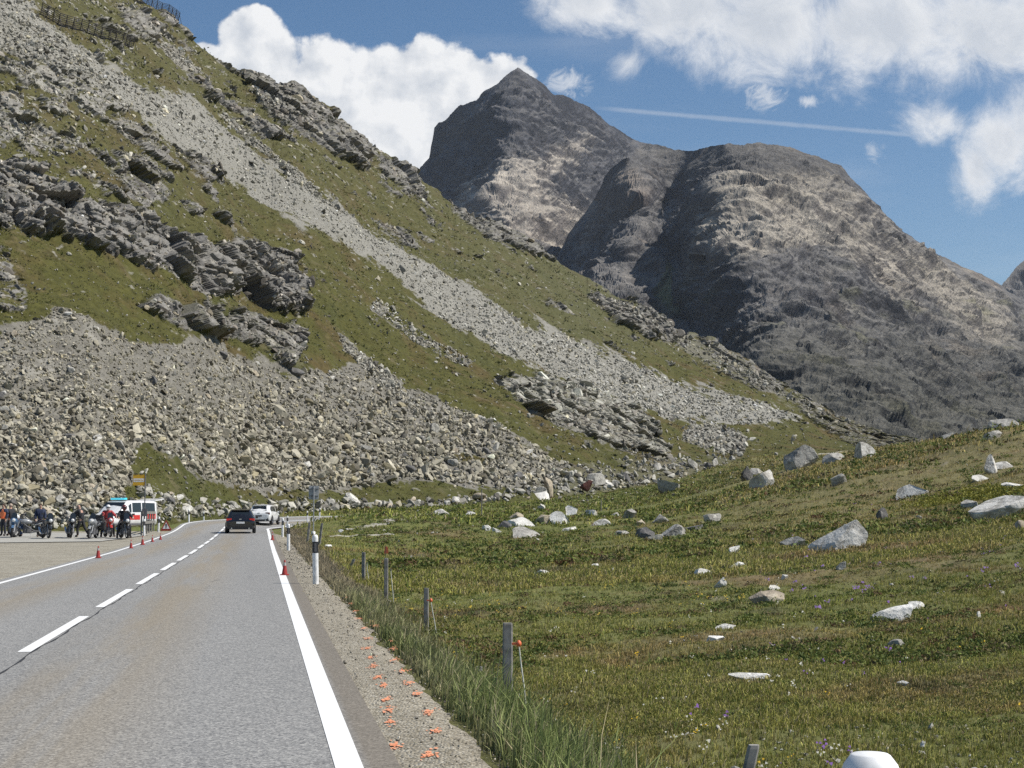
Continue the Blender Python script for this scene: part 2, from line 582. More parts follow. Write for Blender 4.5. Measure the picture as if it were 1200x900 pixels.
def meadow_colour(x, y, seed=0):
    p = np.stack([x, y, np.zeros_like(x)], 1).astype(np.float32)
    g = np.tile(np.array([[.108, .113, .036]], np.float32), (len(x), 1))
    far = sst(y, 20, 90)
    n1 = fbm(p / 6.5, 4, .55, seed=21)
    n2 = fbm(p / 2.2, 4, .6, seed=22)
    n3 = fbm(p / 17, 3, .5, seed=23)
    g = cmix(g, (.130, .094, .052), sst(n1 + .35 * n2, .02, .36) * .9)      # brown heath
    g = cmix(g, (.070, .090, .018), sst(-n1 + .3 * n2 - .12, .02, .30) * .7)        # fresh green
    g = cmix(g, (.165, .140, .070), sst(fbm(p / 1.3, 3, .6, seed=24) + .3 * n3, .18, .5) * .6)       # straw
    g = cmix(g, (.040, .040, .020), sst(fbm(p / 2.9, 4, .6, seed=25), .14, .42) * .75)        # dwarf shrubs
    g = cmix(g, (.10, .06, .03), sst(fbm(p / 4.2, 3, .5, seed=27), .38, .6) * .35)           # reddish patches
    warm = sst(x / y, .0, .25) * far
    g = cmix(g, (.150, .124, .062), warm * .65)
    grn = sst(y, 85, 130) * sst(.17 - x / y, .0, .10)
    g = cmix(g, (.090, .112, .028), grn * .5)
    g = g * (1.25 + .45 * fbm(p / 9 * np.array([.5, 1.6, 1], np.float32), 4, .6, seed=28))[:, None]
    return g
# ------------------------------------------------------------------ meadow mesh
M_TURF = attr_mat('turf', nscale=9, namt=.45, bump=.9, bscale=14, bdist=.06)
mcol = meadow_colour(gX.ravel(), gY.ravel())
# bare earth and flat grit where the turf is worn
pm = np.stack([gX.ravel(), gY.ravel(), 0 * gX.ravel()], 1).astype(np.float32)
bare = sst(fbm(pm / 2.6, 4, .6, seed=41), .31, .48)
mcol = cmix(mcol, (.23, .20, .15), bare * .8)
vg = np.exp(-((T_.ravel() - 4.7) / .9) ** 2)
mcol = cmix(mcol, (.11, .095, .055), vg * .8)
np_mesh('meadow', np.stack([gX.ravel(), gY.ravel(), gZ.ravel()], 1), grid_faces(NC, NR).reshape(-1, 4), mcol, True, [M_TURF], 'structure')

# one broad sheet under everything, out to the horizon
gs = np.array([(-5500, -300), (5500, -300), (5500, 7500), (-5500, 7500)], float)
M_BASE = attr_mat('valley_ground', nscale=.3, namt=.3)
np_mesh('ground', np.stack([gs[:, 0], gs[:, 1], np.full(4, -9.0)], 1), np.array([[0, 1, 2, 3]]), np.full((4, 3), .08), False, [M_BASE], 'structure')


# ------------------------------------------------------------------ road, markings, shoulder, gravel lot
def road_strip(name, S0, S1, t_lo, t_hi, nt, dz, m, ds=.5, smooth=True, rag=0.0, seed=0, zfun=None):
    S = np.arange(S0, S1 + 1e-6, ds)
    tt = np.linspace(0, 1, nt)
    lo = t_lo(S) if callable(t_lo) else np.full(len(S), t_lo)
    hi = t_hi(S) if callable(t_hi) else np.full(len(S), t_hi)
    T = lo[:, None] + (hi - lo)[:, None] * tt[None, :]
    SS = np.repeat(S[:, None], nt, 1)
    x, y = road_xy(SS, T)
    z = (road_z(SS, T) if zfun is None else zfun(SS, T, x, y)) + dz
    o = np_mesh(name, np.stack([x.ravel(), y.ravel(), z.ravel()], 1), grid_faces(len(S), nt).reshape(-1, 4)[:, ::-1], None, smooth, [m], 'structure',
                attrs={'S': SS.ravel(), 'T': T.ravel()})
    return o


def asphalt():
    m = bpy.data.materials.new('asphalt')
    m.use_nodes = True
    t = NT(m.node_tree)
    b = t.n['Principled BSDF']
    b.inputs['Roughness'].default_value = .82
    b.inputs['Specular IOR Level'].default_value = .35
    T = t.node('ShaderNodeAttribute', attribute_name='T').outputs['Fac']
    S = t.node('ShaderNodeAttribute', attribute_name='S').outputs['Fac']
    geo = t.node('ShaderNodeNewGeometry').outputs['Position']
    st = t.node('ShaderNodeCombineXYZ', {0: t.m('MULTIPLY', S, .05), 1: T, 2: 0.0}).outputs[0]
    patch = t.noise(st, 1.6, 5, .6)
    fine = t.noise(geo, 55, 3, .75)
    vor = t.node('ShaderNodeTexVoronoi', {'Vector': geo, 'Scale': 62.0})
    vs = t.node('ShaderNodeSeparateXYZ', {0: vor.outputs['Color']}).outputs[0]
    g = t.m('ADD', t.m('MULTIPLY', vs, .5), t.m('MULTIPLY', fine, .5))
    col = t.ramp(g, [(.20, (.095, .096, .096)), (.40, (.192, .190, .184)), (.60, (.265, .261, .248)), (.80, (.42, .41, .38))])
    # dusty brown film between the wheel tracks
    wob = t.m('MULTIPLY', t.m('SUBTRACT', patch, .5), 1.2)
    for c0, wd, am in ((1.05, 1.0, .65), (-1.75, .9, .6)):
        dd = t.m('ABSOLUTE', t.m('SUBTRACT', t.m('ADD', T, wob), c0))
        f = t.m('MULTIPLY', t.m('SUBTRACT', 1.0, t.sstep(dd, .05, wd)), am)
        f = t.m('MULTIPLY', f, t.sstep(patch, .25, .6))
        col = t.mix(f, col, t.mix(g, (.12, .098, .066, 1), (.38, .315, .215, 1)))
    edge = t.m('MULTIPLY', t.sstep(T, 3.0, 3.12), .75)
    col = t.mix(edge, col, t.mix(g, (.10, .085, .06, 1), (.24, .20, .15, 1)))
    # darker and paler lengths, fine cracks
    lng = t.noise(st, .55, 4, .55)
    f2 = t.m('ADD', .80, t.m('MULTIPLY', lng, .40))
    col = t.mix(1.0, col, t.node('ShaderNodeCombineXYZ', {0: f2, 1: f2, 2: f2}).outputs[0], 'MULTIPLY')
    ck = t.node('ShaderNodeTexVoronoi', {'Vector': t.node('ShaderNodeVectorMath', {0: geo, 1: t.noise(geo, 1.2, 3, .6, out=1)}, operation='ADD').outputs[0], 'Scale': .17}, feature='DISTANCE_TO_EDGE')
    crk = t.m('MULTIPLY', t.m('SUBTRACT', 1.0, t.sstep(ck.outputs[0], .0015, .004)), t.m('MULTIPLY', t.sstep(lng, .5, .6), .45))
    col = t.mix(crk, col, (.04, .04, .04, 1))
    t.put(b.inputs['Base Color'], col)
    bn = t.node('ShaderNodeBump', {'Strength': .55, 'Distance': .006, 'Height': g})
    t.put(b.inputs['Normal'], bn.outputs[0])
    return m


def grit(name, stops, scale=38, bump=.9, patchy=.35, tint=None):
    m = bpy.data.materials.new(name)
    m.use_nodes = True
    t = NT(m.node_tree)
    b = t.n['Principled BSDF']
    b.inputs['Roughness'].default_value = .95
    b.inputs['Specular IOR Level'].default_value = .15
    geo = t.node('ShaderNodeNewGeometry').outputs['Position']
    v = t.node('ShaderNodeTexVoronoi', {'Vector': geo, 'Scale': float(scale)})
    vs = t.node('ShaderNodeSeparateXYZ', {0: v.outputs['Color']}).outputs[0]
    fine = t.noise(geo, scale * .7, 5, .7)
    g = t.m('ADD', t.m('MULTIPLY', vs, .55), t.m('MULTIPLY', fine, .45))
    col = t.ramp(g, stops)
    big = t.noise(geo, .55, 5, .6)
    f = t.m('ADD', 1 - patchy, t.m('MULTIPLY', big, 2 * patchy))
    col = t.mix(1.0, col, t.node('ShaderNodeCombineXYZ', {0: f, 1: f, 2: t.m('MULTIPLY', f, .98)}).outputs[0], 'MULTIPLY')
    if tint:
        col = t.mix(t.m('MULTIPLY', t.sstep(t.noise(geo, .9, 5, .6), .52, .68), tint[1]), col, (*tint[0], 1))
    t.put(b.inputs['Base Color'], col)
    h = t.m('SUBTRACT', t.m('MULTIPLY', fine, .6), v.outputs['Distance'])
    bn = t.node('ShaderNodeBump', {'Strength': bump, 'Distance': .02, 'Height': h})
    t.put(b.inputs['Normal'], bn.outputs[0])
    return m


M_ASPH = asphalt()
road_strip('road', -8, S_END, -3.25, 3.27, 25, 0, M_ASPH)


def paint(name, col, wear):
    m = bpy.data.materials.new(name)
    m.use_nodes = True
    t = NT(m.node_tree)
    b = t.n['Principled BSDF']
    b.inputs['Roughness'].default_value = .6
    geo = t.node('ShaderNodeNewGeometry').outputs['Position']
    n = t.noise(geo, 28, 6, .7)
    n2 = t.noise(geo, 2.2, 4, .6)
    c = t.mix(t.m('MULTIPLY', t.sstep(t.m('ADD', n, t.m('MULTIPLY', n2, .4)), .78, .98), wear), (*col, 1), tuple(q * .45 for q in col) + (1,))
    t.put(b.inputs['Base Color'], c)
    t.put(b.inputs['Normal'], t.node('ShaderNodeBump', {'Strength': .25, 'Distance': .004, 'Height': n}).outputs[0])
    return m


M_PAINT = paint('road_paint', (.80, .80, .78), .55)
road_strip('edge_line', -6, S_END - 1, 2.885, 3.05, 3, .004, M_PAINT, ds=.6)
road_strip('edge_line', -6, S_END - 1, -3.045, -2.92, 3, .004, M_PAINT, ds=.6)
s0 = 17.3 - 7.9 * 3
k = 0
while s0 < 150:
    road_strip('centre_line', max(s0, -6), s0 + 5.75, -.125, .015, 2, .004, M_PAINT, ds=.575)
    s0 += 7.9 if s0 < 60 else 7.4
M_SEAM = mat('tar', (.030, .030, .032), .7)
sw = np.random.default_rng(3)
road_strip('tar_seam', -6, 100, lambda s: .035 + .02 * np.sin(s * 1.7), lambda s: .058 + .02 * np.sin(s * 1.7) + .012 * np.sin(s * 5.1), 2, .0025, M_SEAM, ds=.3)

M_GRAVEL = grit('shoulder_gravel', [(.15, (.13, .115, .085)), (.42, (.275, .245, .19)), (.65, (.38, .345, .28)), (.88, (.55, .52, .45))], 42, 1.0, .25)
rg = np.random.default_rng(5)


def edge_r(S):
    q = np.stack([S * .9, 0 * S, 0 * S], 1)
    return 3.86 + .20 * fbm(q, 4, .6, seed=66) - .75 * sst(S, 85, 100) + .3 * sst(S, 60, 75) * (1 - sst(S, 80, 90))


road_strip('gravel_shoulder', -6, S_END - 2, 3.25, edge_r, 12, -.012, M_GRAVEL, ds=.12,
           zfun=lambda S, T, x, y: road_z(S, np.minimum(T, 3.9)) - .05 * sst(T, 3.6, 4.0) + .003 * fbm(np.stack([x.ravel() * 3, y.ravel() * 3, 0 * x.ravel()], 1), 3).reshape(x.shape))

# the lay-by: loose grit by the road, a paler paved strip behind it
M_LOT = grit('lot_gravel', [(.2, (.17, .150, .115)), (.5, (.295, .272, .222)), (.75, (.40, .375, .315)), (.95, (.56, .54, .48))], 26, .8, .30, ((.17, .145, .11), .55))
M_SLAB = grit('lot_paving', [(.2, (.27, .26, .235)), (.5, (.355, .345, .315)), (.8, (.43, .42, .385))], 34, .3, .18)


def lot_z(x, y):
    S, T = road_ST(np.asarray(x, float), np.asarray(y, float))
    return road_z(np.minimum(S, 100), -3.3 + 0 * S)


def flat_patch(name, pts, z, m, n=60):
    """pts: (x,y) outline as two rails of equal count"""
    a_, b_ = np.array(pts[0], float), np.array(pts[1], float)
    u = np.linspace(0, 1, n)
    i = np.linspace(0, 1, len(a_))
    A = np.stack([np.interp(u, i, a_[:, j]) for j in (0, 1)], 1)
    B = np.stack([np.interp(u, i, b_[:, j]) for j in (0, 1)], 1)
    v = np.linspace(0, 1, n)
    G = A[:, None] * (1 - v)[None, :, None] + B[:, None] * v[None, :, None]
    zz = z + lot_z(G[..., 0].ravel(), G[..., 1].ravel()) + .010 * fbm(np.stack([G[..., 0].ravel() / 3, G[..., 1].ravel() / 3, np.zeros(n * n)], 1), 3, seed=71)
    return np_mesh(name, np.stack([G[..., 0].ravel(), G[..., 1].ravel(), zz], 1), grid_faces(n, n).reshape(-1, 4), None, True, [m], 'structure')


def rxy(S, T):
    x, y = road_xy(np.array([S]), np.array([T]))
    return float(x[0]), float(y[0])


flat_patch('gravel_lot', ([rxy(10, -3.27), rxy(103, -3.27)], [rxy(10, -46), rxy(111, -46)]), -.014, M_LOT)
flat_patch('paved_strip', ([rxy(77, -5.2), rxy(73, -14), rxy(70, -30), rxy(67, -46)], [rxy(92, -3.9), rxy(101, -14), rxy(104, -30), rxy(105, -46)]), .02, M_SLAB)
M_CRACK = mat('lot_crack', (.20, .19, .165), .9)
for (c0, c1) in (((74.0, -9), (67.6, -46)), ((60, -6.5), (63, -16)), ((63, -16), (64, -30))):
    a_, b_ = rxy(*c0), rxy(*c1)
    n = 40
    u = np.linspace(0, 1, n)
    x = a_[0] + (b_[0] - a_[0]) * u
    y = a_[1] + (b_[1] - a_[1]) * u + .35 * fbm(np.stack([u * 9, 0 * u + c0[0], 0 * u], 1), 3, seed=8)
    wd = .06 + .10 * np.abs(fbm(np.stack([u * 14, 0 * u + 3, 0 * u], 1), 3, seed=9))
    zz = lot_z(x, y) + (.036 if c0[0] > 70 else .006)
    np_mesh('lot_seam', np.stack([np.concatenate([x, x]), np.concatenate([y - wd, y + wd]), np.concatenate([zz, zz])], 1),
            np.array([[i, i + 1, n + i + 1, n + i] for i in range(n - 1)]), None, False, [M_CRACK], 'structure')

# sprayed survey dots on the shoulder
M_ORANGE = paint('survey_paint', (.80, .33, .17), .9)
co, fa = [], []
dots = [(454, 894), (462, 873), (457, 846), (456, 832), (453, 819), (449, 803), (444, 793), (438, 780), (434, 771), (430, 760), (431, 748), (427, 736), (421, 725), (416, 716), (412, 707), (407, 700),
        (504, 884), (511, 856), (502, 834), (489, 813), (479, 800), (472, 786), (463, 773), (461, 760), (459, 751), (440, 733), (438, 728), (429, 716), (422, 709)]
for (px, py) in dots:
    a, e = ae(px, py)
    Y = (-.012 + .004 - H) / float(e)
    x, y = float(a) * Y, Y
    S, T = road_ST(np.array([x]), np.array([y]))
    for q in range(44):
        r_ = abs(rng.normal(0, .030))
        an = rng.uniform(0, 6.28)
        cx, cy = x + r_ * math.cos(an), y + 4.0 * r_ * math.sin(an)
        s_ = rng.uniform(.005, .015)
        b0 = len(co)
        for j in range(6):
            q_ = j * math.pi / 3 + an
            rj = s_ * rng.uniform(.6, 1.2)
            co.append((cx + rj * math.cos(q_), cy + rj * 2.2 * math.sin(q_), float(road_z(S, T)[0]) - .0075 + .00012 * q))
        fa.append([b0 + j for j in range(6)])
np_mesh('survey_marking', np.array(co), np.array(fa), None, False, [M_ORANGE], 'structure')

# the worn track crossing the meadow
M_TRACK = grit('track_grit', [(.2, (.20, .185, .15)), (.5, (.31, .295, .25)), (.8, (.42, .40, .35))], 16, .6, .25)


def track(pix, w0, w1, name='track'):
    pts = [hit(*p) for p in pix]
    n = 70
    u = np.linspace(0, 1, n)
    i = np.linspace(0, 1, len(pts))
    X = np.interp(u, i, [p.x for p in pts])
    Y = np.interp(u, i, [p.y for p in pts])
    dx, dy = np.gradient(X), np.gradient(Y)
    L = np.hypot(dx, dy)
    wd = np.interp(u, [0, .5, 1], [w0 * .4, w1, w0]) * (1 + .5 * fbm(np.stack([u * 12, 0 * u, 0 * u], 1), 3, seed=12))
    rows = []
    for q in np.linspace(-1, 1, 7):
        x, y = X - dy / L * wd * q, Y + dx / L * wd * q
        rows.append(np.stack([x, y, ground(x, y) + .05 - .08 * q * q], 1))
    G = np.stack(rows, 1)
    np_mesh(name, G.reshape(-1, 3), grid_faces(n, 7).reshape(-1, 4)[:, ::-1], None, True, [M_TRACK], 'structure')


track([(405, 621), (440, 615), (470, 609), (500, 603), (512, 599)], 1.2, .9)
track([(385, 629), (415, 628), (440, 627), (462, 627)], .5, .4)
track([(905, 545), (950, 532), (985, 520), (1005, 514)], .9, .8)
# ------------------------------------------------------------------ the mountainside
hpx = np.concatenate([np.linspace(-420, -90, 40)[:-1], np.arange(-90, 1180, 1.08), np.linspace(1180, 1420, 30)[1:]])
HC, HR, HB = len(hpx), 720, 14
bpy_ = np.interp(hpx, BASE[:, 0], BASE[:, 1])
spy = np.interp(hpx, SKYL[:, 0], SKYL[:, 1])
jag = fbm(np.stack([hpx / 26, 0 * hpx, 0 * hpx], 1), 5, .62, seed=81) * 7.0
spy = spy + jag * sst(hpx, 180, 300)
hA = ae(hpx, 600)[0]
be, se = ae(600, bpy_)[1], ae(600, spy)[1]
hY0 = np.interp(hpx, BASEY[:, 0], BASEY[:, 1])
hY1 = np.interp(hpx, SKYY[:, 0], SKYY[:, 1])
tt = np.linspace(0, 1, HR) ** 1.0
E = be[:, None] + (se - be)[:, None] * tt[None, :]
z0_, z1_ = H + be * hY0, H + se * hY1
sl = (z1_ - z0_) / (hY1 - hY0)
Yh = (z0_ - H - sl * hY0)[:, None] / (E - sl[:, None])
# gently concave: steeper towards the crest
Yh = Yh * (1 + .05 * np.sin(np.pi * tt)[None, :])
Xh = hA[:, None] * Yh
Zh = H + E * Yh
# behind the crest the ground drops away
bk = np.linspace(0, 1, HB + 1)[1:]
Xb = hA[:, None] * (Yh[:, -1:] + 160 * bk[None, :] ** 1.3)
Yb = Yh[:, -1:] + 160 * bk[None, :] ** 1.3
Zb = Zh[:, -1:] - (Zh[:, -1:] + 6) * bk[None, :] ** 2.0
X = np.concatenate([Xh, Xb], 1)
Y = np.concatenate([Yh, Yb], 1)
Z = np.concatenate([Zh, Zb], 1)
HRT = HR + HB
Pf = np.stack([X, Y, Z], -1)
du = np.gradient(Pf, axis=0)
dv = np.gradient(Pf, axis=1)
Nf = np.cross(du, dv)
Nf /= np.linalg.norm(Nf, axis=-1, keepdims=True) + 1e-9
Nf = np.where(Nf[..., 2:3] < 0, -Nf, Nf)
PX = np.repeat(hpx[:, None], HRT, 1)
PY = np.concatenate([np.stack([pxpy(hA, E[:, j])[1] for j in range(HR)], 1), np.repeat(spy[:, None] - 2, HB, 1)], 1)
fx, fy = PX.ravel(), PY.ravel()
p3 = Pf.reshape(-1, 3).astype(np.float32)
n3 = Nf.reshape(-1, 3).astype(np.float32)
NV = len(p3)

SCREE = [
    # the big block talus above the road
    ([(-440, 420), (-100, 410), (0, 386), (58, 362), (85, 370), (110, 378), (150, 398), (200, 404), (245, 405), (300, 425), (335, 438), (380, 433), (410, 426), (440, 430), (490, 455), (540, 482), (590, 507), (640, 530), (668, 545),
      (650, 566), (600, 574), (520, 566), (470, 562), (440, 570), (380, 576), (330, 573), (290, 572), (240, 562), (200, 535), (168, 522), (152, 548), (150, 588), (60, 602), (-100, 606), (-440, 612)], 1.0, 9),
    # the long pale chute
    ([(-440, -330), (-90, -100), (40, 18), (100, 68), (170, 104), (215, 112), (260, 152), (310, 192), (370, 227), (420, 257), (470, 291), (520, 321), (570, 350), (630, 381), (700, 411), (770, 440), (840, 461), (900, 478),
      (938, 490), (890, 497), (840, 498), (810, 494), (760, 484), (700, 464), (650, 440), (600, 420), (560, 400), (520, 376), (490, 350), (470, 330), (430, 302), (400, 286), (340, 256), (280, 226), (230, 192), (170, 152),
      (110, 112), (50, 78), (0, 52), (-90, 0), (-440, -200)], .9, 10),
    ([(810, 494), (860, 498), (880, 512), (872, 530), (845, 530), (800, 512)], .9, 4),
    ([(395, 392), (430, 420), (470, 452), (512, 492), (500, 496), (450, 458), (400, 412)], .75, 6),
    ([(440, 350), (500, 390), (560, 420), (545, 428), (490, 402), (432, 362)], .55, 7),
    ([(176, 47), (200, 62), (228, 87), (216, 86), (184, 64)], .9, 2),
    ([(240, 118), (290, 160), (345, 205), (400, 250), (392, 252), (330, 205), (275, 160)], .55, 6),
    ([(285, 100), (330, 130), (300, 125)], .5, 5),
    ([(0, 20), (30, 30), (90, 80), (120, 110), (60, 90), (0, 60), (-90, 10)], .6, 6),
    ([(600, 545), (680, 545), (800, 535), (880, 530), (840, 556), (760, 572), (680, 580), (600, 580)], .38, 10),
    ([(150, 590), (160, 570), (230, 590), (320, 592), (430, 590), (560, 585), (640, 575), (560, 594), (430, 600), (300, 604), (200, 612), (100, 620), (-100, 622), (-100, 608)], .30, 8),
    ([(690, 330), (740, 352), (800, 388), (860, 420), (930, 460), (1000, 500), (960, 490), (880, 450), (800, 412), (740, 378)], .45, 8),
]
CRAG = [
    ([(-440, 190), (-60, 188), (0, 192), (45, 222), (90, 232), (150, 245), (205, 272), (250, 285), (290, 280), (330, 300), (355, 330), (352, 365), (310, 362), (280, 346), (230, 342), (190, 322), (140, 300), (90, 290), (50, 272), (0, 266), (-440, 262)], 1.0, 10),
    ([(230, 372), (290, 366), (340, 380), (351, 410), (335, 432), (300, 404), (250, 392), (190, 374), (138, 354), (180, 346)], .8, 8),
    ([(-90, 60), (0, 78), (40, 62), (80, 72), (130, 110), (150, 134), (100, 132), (60, 112), (20, 100)], .55, 10),
    ([(-90, 95), (0, 112), (30, 150), (75, 160), (70, 182), (30, 176), (0, 160), (-90, 150)], .6, 9),
    ([(120, 176), (170, 186), (202, 226), (170, 242), (130, 226)], .6, 9),
    ([(188, 164), (235, 190), (262, 216), (230, 212)], .6, 6),
    ([(126, 4), (165, 30), (180, 56), (150, 42), (130, 26)], .8, 5),
    ([(213, 86), (250, 110), (272, 132), (235, 116)], .9, 5),
    ([(272, 130), (310, 146), (342, 168), (300, 162)], .8, 5),
    ([(278, 84), (340, 92), (392, 128), (442, 172), (420, 200), (380, 176), (330, 150), (296, 122)], .8, 9),
    ([(438, 172), (482, 203), (502, 242), (470, 226), (444, 206)], .75, 7),
    ([(428, 250), (470, 266), (496, 292), (468, 286)], .7, 5),
    ([(518, 232), (560, 246), (612, 272), (646, 302), (600, 292), (550, 266)], .8, 6),
    ([(688, 342), (732, 348), (782, 380), (802, 402), (770, 396), (720, 376)], .85, 6),
    ([(818, 398), (880, 424), (930, 452), (900, 460), (858, 440)], .6, 7),
    ([(930, 454), (980, 484), (1040, 508), (1100, 522), (1040, 532), (980, 512), (940, 482)], .55, 8),
    ([(578, 440), (640, 438), (700, 450), (752, 482), (786, 520), (780, 540), (740, 532), (690, 516), (640, 492), (600, 466)], .75, 9),
    ([(-90, 290), (0, 300), (28, 330), (28, 360), (0, 362), (-90, 330)], .5, 8),
]
wob = fbm(p3 / 7, 4, .6, seed=91)
wob2 = fbm(p3 / 28, 4, .55, seed=92)
wob3 = fbm(p3 / 2.4, 4, .7, seed=93)
scree = np.zeros(NV, np.float32)
crag = np.zeros(NV, np.float32)
for poly, amt, soft in SCREE:
    sd_ = polysd(fx, fy, poly) + wob * soft * 2.0 + wob2 * soft * 1.3 + wob3 * (soft * .9 + 4)
    scree = np.maximum(scree, amt * sst(sd_, -soft * .4, soft * .5))
for poly, amt, soft in CRAG:
    sd_ = polysd(fx, fy, poly) + wob * soft * 2.0 + wob2 * soft * 1.3 + wob3 * soft * .9
    crag = np.maximum(crag, amt * sst(sd_, -soft * .35, soft * .35))
# small outcrops of their own on the upper slope
oc = fbm(np.stack([p3[:, 0] / 9, p3[:, 1] / 14, p3[:, 2] / 6], 1), 4, .6, seed=95)
up = sst(420 - fy + .28 * (fx - 200), -40, 120) * (1 - .75 * sst(scree, .1, .6))
crag = np.maximum(crag, .62 * sst(oc + .25 * wob2 + .16 * wob3 + .13 * sst(420 - fx, 0, 250) * sst(330 - fy, 0, 150), .20, .36) * up)
crag = crag * (1 - sst(scree, .55, .85) * .85)
grassy = np.zeros(NV, np.float32)
for poly in ([(150, 520), (175, 528), (210, 548), (245, 568), (300, 590), (230, 592), (165, 575)], [(165, 575), (190, 590), (150, 592)], [(530, 530), (575, 540), (560, 552), (525, 545)], [(450, 345), (560, 400), (640, 440), (600, 440), (520, 405), (450, 372)]):
    grassy = np.maximum(grassy, sst(polysd(fx, fy, poly) + wob * 12, -4, 5))
scree *= 1 - .85 * grassy

# relief
disp = wob2 * 2.4 + fbm(p3 / 6, 4, .55, seed=96) * .85 + fbm(p3 / 1.7, 3, .6, seed=97) * .26
disp *= .35 + .65 * sst(Y.ravel() - np.repeat(hY0, HRT), 0, 25)
idx = np.nonzero(crag > .02)[0]
q = p3[idx]
# beds dip to the right: stretch the blocks along the dip
ca, sa = math.cos(R(28)), math.sin(R(28))
qq = np.stack([q[:, 0] * ca - q[:, 2] * sa, q[:, 1], q[:, 0] * sa + q[:, 2] * ca], 1)
f1, g1 = facets(qq / np.array([13, 11, 7]), 101)
f2, g2 = facets(qq / np.array([5.2, 4.5, 2.9]) + f1[:, None] * .3, 102)
f3, g3 = facets(qq / np.array([2.0, 1.8, 1.1]) + f2[:, None] * .3, 103)
cw = crag[idx]
cd = cw ** 1.5 * (1.0 + 2.9 * f1 + 1.5 * f2 + .62 * f3 - .7 * (1 - sst(g1, 0, .10)) - .35 * (1 - sst(g2, 0, .12)))
dispN = np.zeros(NV, np.float32)
dispN[idx] = cd
out = n3 * disp[:, None]
hor = np.stack([n3[:, 0], n3[:, 1] * .6 - .25, np.full(NV, .20)], 1)
hor /= np.linalg.norm(hor, axis=1, keepdims=True)
out = out + hor * dispN[:, None]
topfade = np.ones(NV, np.float32)
p3d = p3 + out
# colours
gc = np.tile(np.array([[.068, .066, .017]], np.float32), (NV, 1))
m1 = fbm(p3 / 11, 4, .6, seed=111)
m2 = fbm(p3 / 3.2, 4, .65, seed=112)
gc = cmix(gc, (.084, .062, .024), sst(m1 + .3 * m2, -.02, .35) * .85)
gc = cmix(gc, (.050, .056, .016), sst(-m1 + .3 * m2, .05, .4) * .6)
gc = cmix(gc, (.125, .105, .060), sst(m2 + .4 * wob2 + .4 * wob3, .15, .5) * .6)
hi = sst(330 - fy + .18 * fx, 0, 260)
gc = cmix(gc, (.092, .086, .042), hi * .45)
gc *= (1 + .55 * fbm(p3 / .9, 3, .7, seed=114) + .35 * wob3)[:, None].clip(.35, 1.8)
ul = sst(fx, 420, 700) * sst(440 - fy, 0, 60)
gc = cmix(gc, (.090, .090, .046), ul * .5)
foot = sst(fy, 560, 590)
gc = cmix(gc, (.062, .070, .020), foot * .5)
stn = fbm(p3 / 1.5, 3, .6, seed=113)
gc = cmix(gc, (.30, .285, .245), sst(stn + .2 * m2 + .3 * wob + .12 * hi, .34, .50) * .8)
rc = np.tile(np.array([[.215, .205, .186]], np.float32), (NV, 1))
r1 = fbm(p3 / 4.5, 5, .62, seed=121)
r2 = fbm(p3 / 1.3, 4, .65, seed=122)
rc = cmix(rc, (.105, .098, .090), sst(r1 + .4 * r2, .0, .4) * .8)
rc = cmix(rc, (.36, .335, .275), sst(-r1 + .5 * r2, .12, .45) * .75)
rc = cmix(rc, (.23, .175, .125), sst(fbm(p3 / 6, 3, .5, seed=123), .25, .5) * .45)
rc = cmix(rc, (.40, .385, .33), sst(350 - fx, 60, 300) * sst(200 - fy, 0, 60) * .30)
sc = np.tile(np.array([[.175, .165, .140]], np.float32), (NV, 1))
sc = cmix(sc, (.12, .112, .095), sst(m2 + .5 * wob3, -.1, .4) * .7)
sc = cmix(sc, (.33, .315, .275), sst(-m2 + .5 * m1, .05, .5) * .6)
turfcap = sst(n3[:, 2] * 0 + oc * .5 + m1, .12, .4) * (1 - crag * .4)
chute = sst(polysd(fx, fy, SCREE[1][0]), -14, 4)
sc = cmix(sc, (.25, .242, .212), chute * .8)
sc = cmix(sc, (.20, .192, .165), chute * sst(fbm(np.stack([p3[:, 0] + .8 * p3[:, 2], p3[:, 1] * .3, p3[:, 2] * .2], 1) / 5, 4, .6, seed=129), -.1, .35) * .7)
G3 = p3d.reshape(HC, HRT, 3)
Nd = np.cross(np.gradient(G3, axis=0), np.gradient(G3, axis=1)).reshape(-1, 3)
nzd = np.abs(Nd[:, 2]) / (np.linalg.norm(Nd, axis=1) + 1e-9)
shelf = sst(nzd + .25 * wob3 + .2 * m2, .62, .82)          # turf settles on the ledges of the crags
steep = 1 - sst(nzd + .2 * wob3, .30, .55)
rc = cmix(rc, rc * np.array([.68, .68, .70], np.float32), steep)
pale = sst(polysd(fx, fy, CRAG[16][0]), -6, 10)
rc = cmix(rc, np.array([.33, .318, .28], np.float32) * (1 + .5 * r2)[:, None], pale * .75)
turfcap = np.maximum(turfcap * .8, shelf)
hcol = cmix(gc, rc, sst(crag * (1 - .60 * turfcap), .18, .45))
hcol = cmix(hcol, sc, sst(scree, .25, .6) * (1 - .8 * sst(crag, .3, .6)))
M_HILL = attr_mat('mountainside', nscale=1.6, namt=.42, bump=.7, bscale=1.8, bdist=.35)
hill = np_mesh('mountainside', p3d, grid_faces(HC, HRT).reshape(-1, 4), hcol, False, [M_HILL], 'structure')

Hgrid = p3d.reshape(HC, HRT, 3)
scree_g, crag_g = scree.reshape(HC, HRT), crag.reshape(HC, HRT)


